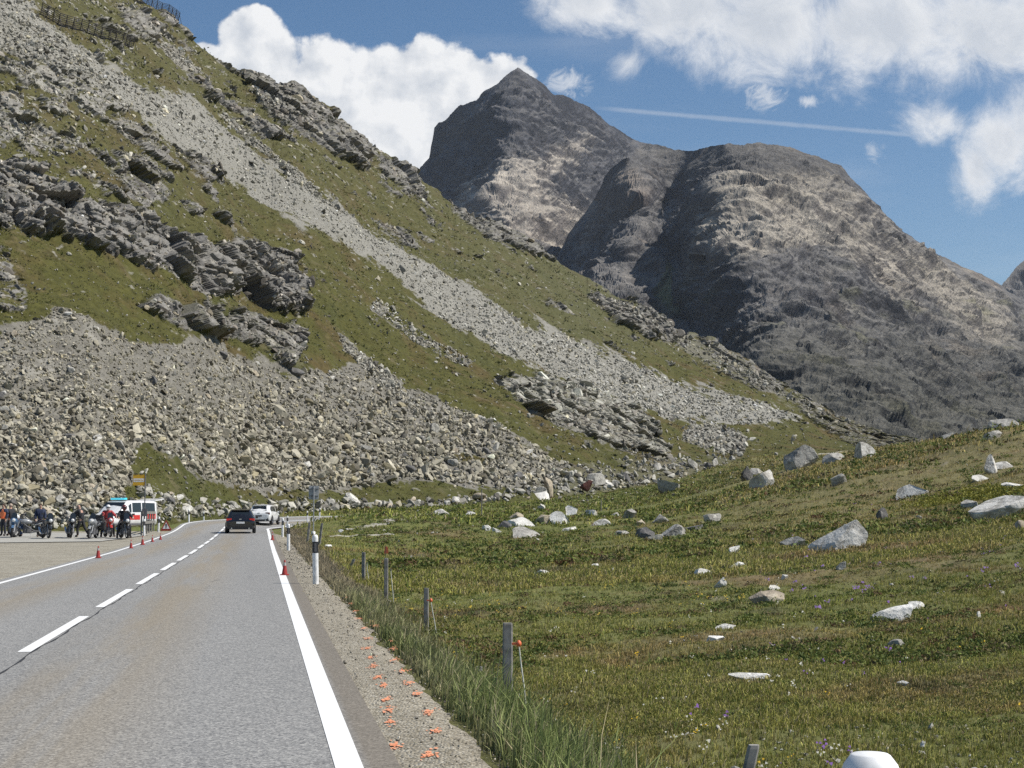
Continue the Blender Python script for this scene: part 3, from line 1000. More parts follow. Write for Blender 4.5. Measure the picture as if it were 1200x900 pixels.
def hill_at(px, py):
    """points of the mountainside at photo pixels (arrays)"""
    i = np.clip(np.interp(px, hpx, np.arange(HC)), 0, HC - 1.001)
    i0 = i.astype(int)
    b_ = np.interp(px, BASE[:, 0], BASE[:, 1])
    s_ = np.interp(px, hpx, spy)
    ee, eb, es = ae(px, py)[1], ae(px, b_)[1], ae(px, s_)[1]
    j = np.clip((ee - eb) / (es - eb), 0, .9985) * (HR - 1)
    j0 = j.astype(int)
    fi, fj = (i - i0)[:, None], (j - j0)[:, None]
    g = Hgrid
    pt = (g[i0, j0] * (1 - fi) * (1 - fj) + g[i0 + 1, j0] * fi * (1 - fj) + g[i0, j0 + 1] * (1 - fi) * fj + g[i0 + 1, j0 + 1] * fi * fj)
    return pt, i0, j0


# ------------------------------------------------------------------ stones
def ico(sub):
    b = bmesh.new()
    bmesh.ops.create_icosphere(b, subdivisions=sub, radius=1)
    v = np.array([q_.co[:] for q_ in b.verts], np.float32)
    f = np.array([[q_.index for q_ in f_.verts] for f_ in b.faces], np.int32)
    b.free()
    return v, f


ICO = {s: ico(s) for s in (1, 2, 3, 4, 5)}


def rock_shape(sub, seed, cuts=9, lo=.45, hi_=.85, stretch=(1, .8, .62), rough=.05):
    r = np.random.default_rng(seed)
    v = ICO[sub][0].copy()
    for k_ in range(cuts):
        n = r.normal(size=3)
        n /= np.linalg.norm(n)
        d = r.uniform(lo, hi_)
        ex = np.maximum(v @ n - d, 0)
        v = v - ex[:, None] * n[None, :].astype(np.float32)
    if rough:
        v = v * (1 + rough * fbm(v * 2.1 + seed, 3, .55, seed=seed)[:, None])
    v = v * np.array(stretch, np.float32) * r.uniform(.85, 1.15, 3).astype(np.float32)
    return v.astype(np.float32)


def rand_rot(r, n, flat=.0):
    qd = r.normal(size=(n, 4))
    qd[:, 1:3] *= (1 - flat)
    qd /= np.linalg.norm(qd, axis=1, keepdims=True)
    w_, x, y, z = qd.T
    return np.stack([np.stack([1 - 2 * (y * y + z * z), 2 * (x * y - z * w_), 2 * (x * z + y * w_)], -1),
                     np.stack([2 * (x * y + z * w_), 1 - 2 * (x * x + z * z), 2 * (y * z - x * w_)], -1),
                     np.stack([2 * (x * z - y * w_), 2 * (y * z + x * w_), 1 - 2 * (x * x + y * y)], -1)], -2).astype(np.float32)


def stones(name, pos, size, col, sub, seed, mat_, flat=.35, nshape=40, kind='stuff'):
    r = np.random.default_rng(seed)
    n = len(pos)
    lib = np.stack([rock_shape(sub, seed * 100 + k_, 9, .30, .74, (1, .72, .48), .0) for k_ in range(nshape)])
    sh = r.integers(0, nshape, n)
    Rm = rand_rot(r, n, flat)
    V = np.einsum('nij,nvj->nvi', Rm, lib[sh]) * size[:, None, None] + pos[:, None, :]
    nv = lib.shape[1]
    F = ICO[sub][1][None] + (np.arange(n, dtype=np.int32) * nv)[:, None, None]
    cc = np.repeat(col[:, None, :], nv, 1)
    return np_mesh(name, V.reshape(-1, 3), F.reshape(-1, 3), cc.reshape(-1, 3), False, [mat_], kind)


def rock_colours(r, n, base=(.315, .290, .226), dark=.22):
    c = np.tile(np.array([base], np.float32), (n, 1)) * r.lognormal(0, .26, (n, 1)).astype(np.float32)
    k_ = r.random(n)
    c = np.where((k_ < dark)[:, None], c * np.array([.45, .44, .43], np.float32), c)
    c = np.where((k_ > .9)[:, None], c * np.array([1.08, 1.03, .88], np.float32), c)
    return np.clip(c, .04, .6)


M_STONE = attr_mat('scree_stone', nscale=2.2, namt=.4, bump=.4, bscale=4, bdist=.12)
r = np.random.default_rng(17)


def scatter(n, poly, size_px, sub, seed, name, dens=1.0, base=(.315, .290, .226), maskpow=1.0, dark=.2, spread=.45, sink=.15, smax=9):
    r = np.random.default_rng(seed)
    P_ = np.array(poly, float)
    ar = abs(np.sum(P_[:, 0] * np.roll(P_[:, 1], 1) - P_[:, 1] * np.roll(P_[:, 0], 1))) / 2
    nn_ = int(n * 1.9 * np.ptp(P_[:, 0]) * np.ptp(P_[:, 1]) / ar)
    px = r.uniform(P_[:, 0].min(), P_[:, 0].max(), nn_)
    py = r.uniform(P_[:, 1].min(), P_[:, 1].max(), nn_)
    k_ = polysd(px, py, poly) > 0
    px, py = px[k_], py[k_]
    s_ = np.interp(px, hpx, spy)
    b_ = np.interp(px, BASE[:, 0], BASE[:, 1])
    k_ = (py > s_ + 1) & (py < b_)
    px, py = px[k_], py[k_]
    pt, i0, j0 = hill_at(px, py)
    mk = np.maximum(scree_g[i0, j0] ** maskpow, .10 * (maskpow < 1))
    keep = r.random(len(px)) < mk * dens
    px, py, pt = px[keep][:n], py[keep][:n], pt[keep][:n]
    sz = size_px(px, py) if callable(size_px) else size_px
    sz = np.minimum(sz * r.lognormal(0, spread, len(px)), smax)
    rad = sz / 1800 * pt[:, 1] * .5 * 1.6
    pos = pt + np.array([0, 0, 1.0]) * (rad * (.5 - sink))[:, None] - np.array([0, 1, 0]) * (rad * .2)[:, None]
    return stones(name, pos.astype(np.float32), rad.astype(np.float32), rock_colours(r, len(px), base, dark), sub, seed, M_STONE)


TAL = SCREE[0][0]


def tal_px(px, py):
    """blocks grow towards the foot of the talus"""
    return 3.2 + 4.8 * sst(py, 420, 560) * (1 - .4 * sst(px, 480, 640)) - .8 * sst(px, 350, 560) * (1 - sst(py, 470, 560))


scatter(30000, TAL, lambda x, y: tal_px(x, y) * .42, 1, 201, 'scree', .95)
scatter(11000, TAL, lambda x, y: tal_px(x, y) * .78, 1, 202, 'scree', .8)
scatter(1300, TAL, lambda x, y: tal_px(x, y) * 1.4, 2, 203, 'scree', .9, spread=.25, smax=17)
scatter(30000, SCREE[1][0], lambda x, y: 1.15 + 1.0 * sst(x, 350, 800), 1, 204, 'scree', .95, (.37, .355, .31), spread=.5, smax=5, dark=.03, maskpow=.6)
scatter(900, SCREE[1][0], lambda x, y: 3.0 + 0 * x, 2, 205, 'scree', .9, (.29, .28, .24), spread=.4, smax=9)
for k_, nn in ((2, 900), (3, 1100), (4, 700), (5, 200), (6, 900), (7, 150), (8, 1200), (9, 420), (10, 1200), (11, 700)):
    scatter(nn, SCREE[k_][0], lambda x, y: 2.3 + 2.9 * sst(y, 500, 600), 1, 210 + k_, 'scree', 1.0, (.33, .315, .27), spread=.5, smax=11, maskpow=.5)

# large blocks of the lower outcrop
P_ = np.array(CRAG[16][0], float)
q1, q2 = r.uniform(585, 785, 900), r.uniform(440, 540, 900)
k_ = polysd(q1, q2, CRAG[16][0]) > 3
q1, q2 = q1[k_][:150], q2[k_][:150]
pt, i0, j0 = hill_at(q1, q2)
rad = np.minimum(12 * r.lognormal(0, .45, len(q1)), 30) / 1800 * pt[:, 1] * .6
stones('outcrop_blocks', (pt - np.array([0, 0, 1]) * (rad * .3)[:, None]).astype(np.float32), rad.astype(np.float32), rock_colours(r, len(q1), (.36, .35, .30), .15), 3, 207, M_STONE, flat=.6)

# loose stones over the whole slope, thickest under the crags
rs = np.random.default_rng(31)
n = 85000
px, py = rs.uniform(-90, 1060, n), rs.uniform(-20, 600, n)
s_, b_ = np.interp(px, hpx, spy), np.interp(px, BASE[:, 0], BASE[:, 1])
k_ = (py > s_ + 2) & (py < b_ - 1)
px, py = px[k_], py[k_]
pt, i0, j0 = hill_at(px, py)
cl = fbm(pt / 9, 3, .6, seed=141)
dn = .09 + .55 * sst(cl, .02, .40) + .35 * sst(scree_g[i0, j0], .05, .3) + .22 * sst(300 - px, 0, 200) * sst(280 - py, 0, 120) + .5 * sst(crag_g[i0, j0], .1, .5)
keep = rs.random(len(px)) < dn
px, py, pt = px[keep], py[keep], pt[keep]
sz = np.minimum(1.8 * rs.lognormal(0, .62, len(px)) * (1 + .5 * sst(py, 350, 560) + .7 * sst(300 - px, 0, 150) * sst(300 - py, 0, 120)), 13)
rad = sz / 1800 * pt[:, 1] * .6
stones('loose_stones', (pt + np.array([0, 0, 1]) * (rad * .3)[:, None]).astype(np.float32), rad.astype(np.float32), rock_colours(rs, len(px), (.31, .295, .255), .25), 1, 32, M_STONE)

# fractured blocks breaking out of the crags
n = 70000
px, py = rs.uniform(-90, 1090, n), rs.uniform(-20, 560, n)
s_, b_ = np.interp(px, hpx, spy), np.interp(px, BASE[:, 0], BASE[:, 1])
k_ = (py > s_ - 1) & (py < b_ - 1)
px, py = px[k_], py[k_]
pt, i0, j0 = hill_at(px, py)
cg = crag_g[i0, j0]
keep = rs.random(len(px)) < sst(cg, .3, .8) * .5
px, py, pt, cg = px[keep], py[keep], pt[keep], cg[keep]
sz = np.minimum(5.0 * rs.lognormal(0, .55, len(px)) * (.6 + .6 * cg), 24)
rad = sz / 1800 * pt[:, 1] * .55
cc = rock_colours(rs, len(px), (.25, .228, .195), .35)
lite = sst(170 - py, -30, 60)[:, None] * .5
cc = cc * (1 + lite).astype(np.float32)
stones('crag_blocks', (pt - np.array([0, 0, 1]) * (rad * .25)[:, None]).astype(np.float32), rad.astype(np.float32), cc, 2, 33, M_STONE, flat=.5)


# ------------------------------------------------------------------ the far mountains
def tps(pts):
    A = np.array(pts, float)
    xy = A[:, :2] / 300
    n = len(A)
    d = np.linalg.norm(xy[:, None] - xy[None], axis=-1)
    K = d + np.eye(n) * 1e-3
    Pm = np.concatenate([np.ones((n, 1)), xy], 1)
    M = np.block([[K, Pm], [Pm.T, np.zeros((3, 3))]])
    sol = np.linalg.solve(M, np.concatenate([A[:, 2], np.zeros(3)]))

    def f(x, y):
        s = sol[n] + sol[n + 1] * x / 300 + sol[n + 2] * y / 300
        for k in range(n):
            s = s + sol[k] * np.sqrt((x / 300 - xy[k, 0]) ** 2 + (y / 300 - xy[k, 1]) ** 2)
        return s
    return f


def far_mountain(name, skyl, depth, px0, px1, bottom, step, rows, seed, rel, jagpx, colour, far_k):
    mpx = np.arange(px0, px1, step)
    sky_ = np.interp(mpx, [p[0] for p in skyl], [p[1] for p in skyl])
    sky_ = sky_ + jagpx * fbm(np.stack([mpx / 22, 0 * mpx + seed, 0 * mpx], 1), 6, .62, seed=seed)
    t_ = np.linspace(0, 1, rows)
    py = bottom + (sky_ - bottom)[:, None] * t_[None, :]
    px = np.repeat(mpx[:, None], rows, 1)
    a, e = ae(px, py)
    D = depth(px, py) * far_k
    G0 = np.stack([a * D, D, H + e * D], -1)
    N = np.cross(np.gradient(G0, axis=0), np.gradient(G0, axis=1))
    N = N / (np.linalg.norm(N, axis=-1, keepdims=True) + 1e-9)
    N = np.where(N[..., 1:2] > 0, -N, N)
    P0 = G0.reshape(-1, 3).astype(np.float32)
    d1 = relief(P0, seed)
    fade = (1 - .8 * sst(t_, .9, 1.0))[None, :, None]
    Pm = G0 + N * d1.reshape(D.shape)[..., None] * rel * fade
    nb = 8
    bkk = np.linspace(0, 1, nb + 1)[1:]
    top = Pm[:, -1]
    Bk = np.stack([top[:, 0:1] * (1 + .35 * bkk), top[:, 1:2] * (1 + .35 * bkk), top[:, 2:3] - (top[:, 2:3] + 60) * bkk ** 1.6], -1)
    G = np.concatenate([Pm, Bk], 1)
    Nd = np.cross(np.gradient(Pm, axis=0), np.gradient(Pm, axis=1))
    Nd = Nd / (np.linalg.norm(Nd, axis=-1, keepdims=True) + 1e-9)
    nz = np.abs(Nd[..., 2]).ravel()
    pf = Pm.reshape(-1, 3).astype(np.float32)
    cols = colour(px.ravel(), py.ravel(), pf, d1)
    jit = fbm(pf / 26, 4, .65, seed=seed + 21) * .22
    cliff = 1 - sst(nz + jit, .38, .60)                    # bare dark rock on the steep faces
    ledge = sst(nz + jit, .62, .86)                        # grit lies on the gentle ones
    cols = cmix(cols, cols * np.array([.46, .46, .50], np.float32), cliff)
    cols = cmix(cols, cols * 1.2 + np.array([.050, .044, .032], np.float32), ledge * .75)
    cols = cols.reshape(len(mpx), rows, 3)
    cols = np.concatenate([cols, np.repeat(cols[:, -1:], nb, 1)], 1)
    m_ = attr_mat(name + '_rock', nscale=.2, namt=.6, bump=1.0, bscale=.14, bdist=6.0)
    return np_mesh(name, G.reshape(-1, 3), grid_faces(len(mpx), rows + nb).reshape(-1, 4), cols.reshape(-1, 3), False, [m_], 'structure')


def relief(p, seed):
    """gullied rock, metres"""
    w = np.stack([fbm(p / 150, 4, .5, seed=seed + 1), fbm(p / 150 + 9, 4, .5, seed=seed + 2), fbm(p / 150 + 5, 3, .5, seed=seed + 7)], 1) * 60

    q = p + w
    g = fbm(q / np.array([210, 320, 320]), 7, .54, seed=seed + 3, ridged=True) - .42
    m = fbm((p + w * .3) / np.array([24, 28, 20]), 5, .62, seed=seed + 12, ridged=True) - .4
    f2, e2 = facets((p + w * .3) / np.array([30, 30, 22]), seed + 6)
    bed = (p[:, 2] + .35 * p[:, 0] + .15 * p[:, 1] + w[:, 2] * .5) / 30 + .6 * fbm(p / 70, 3, .5, seed=seed + 13)
    saw = bed - np.floor(bed)
    led = np.where(saw < .75, saw / .75, (1 - saw) / .25) - .5
    rough = .35 + .65 * sst(fbm(p / 170, 3, .5, seed=seed + 9), -.22, .22)
    G_ = fbm((p + 1.6 * w) / np.array([260, 520, 520]), 2, .45, seed=seed + 15, ridged=True) - .45
    return 34 * G_ + 62 * g + rough * (5.5 * m + 4.5 * f2 + 6.0 * led)


def tint_rock(p, seed):
    c = np.tile(np.array([[.128, .124, .124]], np.float32), (len(p), 1))
    n1 = fbm(p / 120, 5, .6, seed=seed)
    n2 = fbm(p / np.array([40, 40, 18]), 5, .65, seed=seed + 1)
    c = cmix(c, (.070, .068, .070), sst(n1 + .5 * n2, -.05, .4) * .8)
    c = cmix(c, (.205, .188, .162), sst(-n1 + .6 * n2, .08, .5) * .6)
    c = cmix(c, (.165, .130, .102), sst(fbm(p / 90, 4, .55, seed=seed + 2), .12, .45) * .5)
    n4 = fbm(p / 13, 4, .7, seed=seed + 3)
    c = c * .80 * np.exp(1.15 * n4 + .6 * n2)[:, None]
    return c, n1, n2


SK1 = [(380, 330), (470, 252), (488, 208), (494, 196), (504, 184), (508, 150), (513, 143), (522, 137), (540, 124), (558, 118), (570, 105), (585, 97), (600, 83), (607, 80), (616, 85), (627, 92), (640, 100), (650, 109), (662, 109),
       (675, 117), (690, 126), (700, 136), (722, 152), (742, 164), (780, 180), (860, 240)]
D1 = tps([(470, 250, 3500), (500, 190, 3480), (509, 150, 3480), (480, 330, 2900), (607, 82, 3250), (603, 130, 3060), (592, 180, 2900), (575, 240, 2700), (600, 320, 2350), (545, 170, 3260), (545, 240, 2990),
          (700, 134, 3560), (660, 150, 3280), (690, 200, 3160), (650, 205, 2960), (655, 260, 2760), (740, 165, 3720), (740, 240, 3300), (720, 330, 2650), (850, 240, 3700), (640, 300, 2560)])


def colour1(px, py, p, d):
    c, n1, n2 = tint_rock(p, 300)
    c = c * np.array([.70, .72, .78], np.float32)  # peak's rock colour darkened to stand in for a cloud shadow over it
    tan = np.maximum(sst(polysd(px, py, [(600, 190), (640, 185), (690, 155), (700, 165), (670, 190), (640, 220), (640, 240), (690, 250), (680, 290), (650, 300), (560, 300), (530, 260), (545, 225), (580, 205)]) + n2 * 30 + n1 * 20, -8, 14),
                     sst(polysd(px, py, [(660, 255), (700, 240), (680, 280), (655, 310), (630, 300)]) + n2 * 8, -5, 5))
    c = cmix(c, (.40, .355, .295), tan * (.6 + .45 * sst(n2, -.2, .4)))
    c = cmix(c, (.26, .25, .23), sst(polysd(px, py, [(500, 175), (560, 120), (575, 112), (560, 140), (530, 165)]) + n2 * 12, -2, 8) * .25)
    return c


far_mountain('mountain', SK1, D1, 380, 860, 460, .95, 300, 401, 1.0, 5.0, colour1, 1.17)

SK2 = [(560, 400), (640, 335), (652, 305), (662, 285), (680, 258), (695, 236), (710, 208), (722, 194), (735, 184), (741, 182), (747, 172), (760, 167), (775, 170), (790, 175), (820, 176), (850, 171), (880, 171), (905, 172), (930, 174),
       (945, 179), (965, 186), (985, 197), (1000, 212), (1012, 224), (1022, 238), (1030, 248), (1060, 274), (1080, 289), (1100, 300), (1130, 314), (1150, 322), (1170, 334), (1185, 345), (1215, 360), (1330, 430)]
D2 = tps([(640, 340, 2500), (665, 290, 2950), (700, 235, 2990), (690, 320, 2560), (735, 184, 2780), (742, 236, 2560), (735, 300, 2300), (715, 360, 2000), (752, 172, 3000), (778, 240, 2740), (792, 300, 2480), (815, 380, 2080),
          (850, 172, 2560), (842, 240, 2180), (838, 300, 1960), (868, 380, 1680), (900, 450, 1430), (950, 520, 1180), (800, 176, 2900), (808, 240, 2560), (940, 180, 2560), (930, 260, 2140), (940, 330, 1880), (1000, 215, 2560),
          (1010, 300, 2130), (1010, 400, 1740), (1030, 500, 1330), (1060, 276, 2620), (1100, 302, 2680), (1110, 400, 2000), (1120, 500, 1500), (1200, 355, 2640), (1200, 450, 1930), (1200, 520, 1520), (1320, 430, 2300), (1320, 560, 1500), (700, 560, 1300), (820, 560, 1150)])


def colour2(px, py, p, d):
    c, n1, n2 = tint_rock(p, 320)
    c = cmix(c, (.115, .118, .088), sst(py, 330, 520) * .45)
    tan = sst(polysd(px, py, [(850, 225), (900, 205), (960, 205), (1000, 240), (1050, 290), (1130, 330), (1190, 380), (1180, 420), (1100, 380), (1010, 330), (950, 300), (880, 310), (838, 312), (830, 290), (840, 250)]) + n2 * 34 + n1 * 22, -14, 22)
    c = cmix(c, (.32, .285, .232), tan * (.6 + .4 * sst(n2, -.2, .4)))
    scr = sst(polysd(px, py, [(850, 268), (900, 258), (960, 262), (985, 285), (950, 300), (880, 305), (838, 308)]) + n2 * 16, -4, 6)
    c = cmix(c, (.31, .28, .235), scr * .85)
    gr = sst(polysd(px, py, [(788, 318), (802, 330), (796, 352), (812, 372), (820, 390), (790, 378), (760, 352), (775, 340)]) + n2 * 5, -2, 3)
    c = cmix(c, (.15, .155, .065), gr * .9)
    gl = sst(fbm(p / np.array([110, 110, 60]), 4, .6, seed=331), .1, .4) * sst(py, 280, 380)
    c = cmix(c, (.120, .118, .062), gl * .55)
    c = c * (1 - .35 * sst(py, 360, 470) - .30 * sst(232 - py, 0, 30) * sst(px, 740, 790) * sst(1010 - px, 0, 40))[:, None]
    rust = sst(polysd(px, py, [(690, 235), (735, 188), (752, 235), (735, 260), (690, 300), (670, 330)]) + n2 * 12, -4, 10)
    c = cmix(c, (.25, .205, .165), rust * .6)
    return c


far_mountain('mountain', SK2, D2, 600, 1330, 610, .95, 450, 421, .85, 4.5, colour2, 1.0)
SK3 = [(1120, 420), (1150, 360), (1176, 332), (1188, 316), (1200, 304), (1230, 280), (1290, 250), (1360, 300)]
D3 = tps([(1150, 360, 4600), (1200, 304, 4800), (1200, 420, 4200), (1290, 250, 4900), (1350, 400, 4300), (1120, 420, 4300)])


def colour3(px, py, p, d):
    return tint_rock(p, 340)[0]


far_mountain('mountain', SK3, D3, 1120, 1360, 470, 1.2, 90, 441, 1.2, 6.0, colour3, 1.0)
# a last patch of snow under the summit crags
M_SNOW = mat('snow', (.82, .84, .86), .6)

# ------------------------------------------------------------------ the air in the valley
hb_ = bmesh.new()
bmesh.ops.create_cube(hb_, size=1)
hm_ = bpy.data.meshes.new('haze')
hb_.to_mesh(hm_)
hb_.free()
haze = bpy.data.objects.new('haze', hm_)
C.objects.link(haze)
haze.scale = (11200, 8200, 1260)
haze.location = (0, 3600, 620)
haze['kind'] = 'stuff'
mh_ = bpy.data.materials.new('haze')
mh_.use_nodes = True
th_ = NT(mh_.node_tree)
th_.n.clear()
vo_ = th_.node('ShaderNodeVolumePrincipled', {'Color': (.78, .87, 1.0, 1), 'Density': 2.6e-5, 'Anisotropy': .3})
ho_ = th_.node('ShaderNodeOutputMaterial')
th_.l.new(vo_.outputs[0], ho_.inputs['Volume'])
hm_.materials.append(mh_)
# ------------------------------------------------------------------ turf: blades, tufts, low shrubs, flowers
M_BLADE = attr_mat('blade', rough=.75, spec=.25, nscale=30, namt=.15, transl=.18)


def blades(name, root, hgt, wid, lean, col, tipcol=None, seed=0):
    """one three-sided blade per row"""
    r = np.random.default_rng(seed)
    n = len(root)
    an = r.uniform(0, 2 * np.pi, n)
    sx, sy = np.cos(an), np.sin(an)
    ln = r.uniform(0, 2 * np.pi, n)
    lx, ly = np.cos(ln) * lean * hgt + .12 * hgt, np.sin(ln) * lean * hgt
    b0 = root + np.stack([-sx * wid, -sy * wid, np.full(n, -.01)], 1)
    b1 = root + np.stack([sx * wid, sy * wid, np.full(n, -.01)], 1)
    mdl = root + np.stack([lx * .3, ly * .3, hgt * .6], 1)
    m0 = mdl + np.stack([-sx * wid * .8, -sy * wid * .8, 0 * wid], 1)
    m1 = mdl + np.stack([sx * wid * .8, sy * wid * .8, 0 * wid], 1)
    tp = root + np.stack([lx, ly, hgt * (1 - .3 * lean)], 1)
    V = np.stack([b0, b1, m1, m0, tp], 1).reshape(-1, 3)
    k = np.arange(n, dtype=np.int32)[:, None] * 5
    F = np.concatenate([k + np.array([[0, 1, 2]]), k + np.array([[0, 2, 3]]), k + np.array([[3, 2, 4]])], 0)
    tc_ = col if tipcol is None else tipcol
    cc = np.stack([col * .8, col * .8, col, col, tc_], 1).reshape(-1, 3)
    return np_mesh(name, V, F, cc, False, [M_BLADE], 'stuff')


def meadow_pts(n, px0, px1, lo, hi_, r, pw=1.0):
    """random ground points, evenly spread over the meadow as the eye sees it"""
    fi = np.interp(r.uniform(px0, px1, n), cpx, np.arange(NC))
    i0 = np.clip(fi.astype(int), 0, NC - 2)
    f = fi - i0
    u = r.random(n) ** pw
    Yq = 1 / (1 / lo + (1 / hi_ - 1 / lo) * u)
    x = (cA[i0] * (1 - f) + cA[i0 + 1] * f) * Yq
    return x, Yq


def on_turf(x, y, lim=4.0):
    S, T = road_ST(x, y)
    return ((T > lim) | ((T < -6.5) & (S > 118))) & (y < np.interp(600 + 1800 * (x / y), BASEY[:, 0], BASEY[:, 1]))


r = np.random.default_rng(51)
for nm, n, lo, hi_, hh, ww, k_ in (('grass', 40000, 5.5, 16, .042, .0032, 9), ('grass', 50000, 14, 42, .055, .0046, 8), ('grass', 60000, 38, 175, .115, .0125, 6), ('grass', 34000, 110, 340, .26, .055, 4)):
    x, y = meadow_pts(int(n * 1.45), 330, 1740, lo, hi_, r)
    n = len(x)
    ok = on_turf(x, y, 4.6)
    p = np.stack([x, y, 0 * x], 1)
    dens = .45 + .55 * sst(fbm(p / 1.7, 3, .6, seed=52), -.35, .2)
    if hi_ < 200:
        dens = dens * (1 - sst(y + 25 * fbm(p / 8, 3, .5, seed=68), 105, 180))
    else:
        dens = dens * sst(y, 105, 150)
    ok &= (r.random(n) < dens) & (fbm(p / 2.6, 4, .6, seed=41) < .36)
    x, y = x[ok], y[ok]
    n = len(x)
    z = ground(x, y)
    cl = meadow_colour(x, y)
    tall = .55 + .9 * sst(fbm(np.stack([x, y, 0 * x], 1) / 2.4, 3, .6, seed=53), -.2, .45)
    jt = r.normal(0, 1, (n, k_, 2)) * (hh * (.5 if lo < 30 else .9))
    root = np.stack([(x[:, None] + jt[..., 0]).ravel(), (y[:, None] + jt[..., 1]).ravel(), np.repeat(z, k_)], 1)
    hg = np.repeat(hh * tall, k_) * r.lognormal(0, .35, n * k_)
    cc = np.repeat(cl * r.lognormal(0, .22, (n, 1)), k_, 0) * r.lognormal(0, .16, (n * k_, 1)) * np.array([2.14, 1.99, 1.68])
    straw = r.random(n * k_) < .18
    cc[straw] = np.array([.34, .285, .16]) * r.lognormal(0, .2, (straw.sum(), 1))
    grn = r.random(n * k_) < .10
    cc[grn] = np.array([.11, .16, .032]) * r.lognormal(0, .2, (grn.sum(), 1))
    blades(nm, root, hg, ww * r.lognormal(0, .2, n * k_), r.uniform(.1, .75, n * k_), cc.astype(np.float32), (cc * np.array([1.15, 1.05, .9])).astype(np.float32), 54)

# the rank verge beside the shoulder
n = 9500
S = 4.5 + 100 * r.random(n) ** 1.8
T = 3.92 + np.abs(r.normal(0, .42, n)) + .12 * r.random(n)
x, y = road_xy(S, T)
ok = (T < 5.6)
x, y, S, T = x[ok], y[ok], S[ok], T[ok]
n, k_ = len(x), 8
z = ground(x, y)
rank = sst(fbm(np.stack([S / 7, T, 0 * S], 1), 3, .6, seed=61), -.3, .25) * (1 - .55 * sst(S, 19, 32))
hgv = (.08 + .155 * rank)
jt = r.normal(0, .035, (n, k_, 2))
root = np.stack([(x[:, None] + jt[..., 0]).ravel(), (y[:, None] + jt[..., 1]).ravel(), np.repeat(z, k_)], 1)
base = cmix(np.tile(np.array([[.235, .225, .115]], np.float32), (n, 1)), (.180, .215, .070), rank)
base = cmix(base, (.27, .215, .15), sst(S, 18, 40) * .8)
cc = np.repeat(base * r.lognormal(0, .2, (n, 1)), k_, 0) * r.lognormal(0, .2, (n * k_, 1))
st_ = r.random(n * k_) < .10
cc[st_] = np.array([.38, .32, .20]) * r.lognormal(0, .2, (st_.sum(), 1))
blades('verge_grass', root, np.repeat(hgv, k_) * r.lognormal(0, .35, n * k_), np.repeat(.0032 + .00012 * y, k_), r.uniform(.05, .6, n * k_), cc.astype(np.float32), (cc * 1.25).astype(np.float32), 62)


def leaf_clumps(name, x, y, rad, hgt, nl, lsz, col, seed):
    """low shrubs and cushions of many small leaves"""
    r = np.random.default_rng(seed)
    n = len(x)
    z = ground(x, y)
    u = r.normal(size=(n, nl, 3))
    u /= np.linalg.norm(u, axis=2, keepdims=True)
    u[..., 2] = np.abs(u[..., 2])
    rr_ = r.uniform(.55, 1, (n, nl, 1))
    p = u * rr_ * np.stack([rad, rad, hgt], 1)[:, None, :] + np.stack([x, y, z], 1)[:, None, :]
    p = p.reshape(-1, 3)
    N = len(p)
    d1 = r.normal(size=(N, 3))
    d1 /= np.linalg.norm(d1, axis=1, keepdims=True)
    d2 = np.cross(d1, r.normal(size=(N, 3)))
    d2 /= np.linalg.norm(d2, axis=1, keepdims=True)
    s = (np.repeat(lsz, nl) * r.uniform(.6, 1.3, N))[:, None]
    V = np.stack([p - d1 * s, p + d2 * s * .45, p + d1 * s, p - d2 * s * .45], 1).reshape(-1, 3)
    F = np.arange(N * 4, dtype=np.int32).reshape(-1, 4)
    cc = np.repeat(np.repeat(col, nl, 0) * r.lognormal(0, .25, (N, 1)), 4, 0)
    return np_mesh(name, V, F, cc.astype(np.float32), False, [M_BLADE], 'stuff')


for n, lo, hi_, rd, hh, ls, nl in ((3600, 6.5, 20, .09, .040, .011, 46), (4200, 18, 55, .18, .075, .026, 34), (3600, 50, 170, .45, .18, .085, 24), (3800, 105, 330, .95, .34, .16, 18)):
    x, y = meadow_pts(int(n * 1.5), 420, 1740, lo, hi_, r)
    p = np.stack([x, y, 0 * x], 1)
    ok = on_turf(x, y, 4.9) & (fbm(p / 3.4, 3, .6, seed=64) > -.02) & (r.random(len(x)) < (1 - sst(y, 90, 165) if hi_ < 200 else sst(y, 100, 140)))
    x, y = x[ok], y[ok]
    n = len(x)
    pk = r.random(n)[:, None]
    cl = np.where(pk < .42, np.array([[.085, .115, .030]]), np.where(pk < .80, np.array([[.13, .155, .036]]), np.where(pk < .95, np.array([[.125, .10, .05]]), np.array([[.13, .075, .04]]))))
    leaf_clumps('low_shrubs', x, y, rd * r.lognormal(0, .35, n), hh * r.lognormal(0, .3, n), nl, np.full(n, ls), cl, 65 + int(lo))
# the green strip along the foot of the slope
fx_, fy_ = r.uniform(400, 960, 3400), r.random(3400) * 30
pts_ = [hit(a_, float(np.interp(a_, BASE[:, 0], BASE[:, 1])) + b_) for a_, b_ in zip(fx_, fy_)]
xx, yy = np.array([q.x for q in pts_]), np.array([q.y for q in pts_])
ok = on_turf(xx, yy, 5.0) & (fbm(np.stack([xx, yy, 0 * xx], 1) / 9, 3, .6, seed=69) > -.15)
xx, yy = xx[ok], yy[ok]
pk = r.random(len(xx))[:, None]
leaf_clumps('low_shrubs', xx, yy, yy / 1800 * 3.2 * r.lognormal(0, .4, len(xx)), yy / 1800 * 1.5 * r.lognormal(0, .35, len(xx)), 16, yy / 1800 * .9,
            np.where(pk < .5, np.array([[.085, .12, .028]]), np.where(pk < .75, np.array([[.05, .065, .02]]), np.array([[.15, .135, .05]]))), 70)
kk = r.random(len(xx)) < .10
sz = yy[kk] / 1800 * 1.6 * r.lognormal(0, .5, kk.sum())
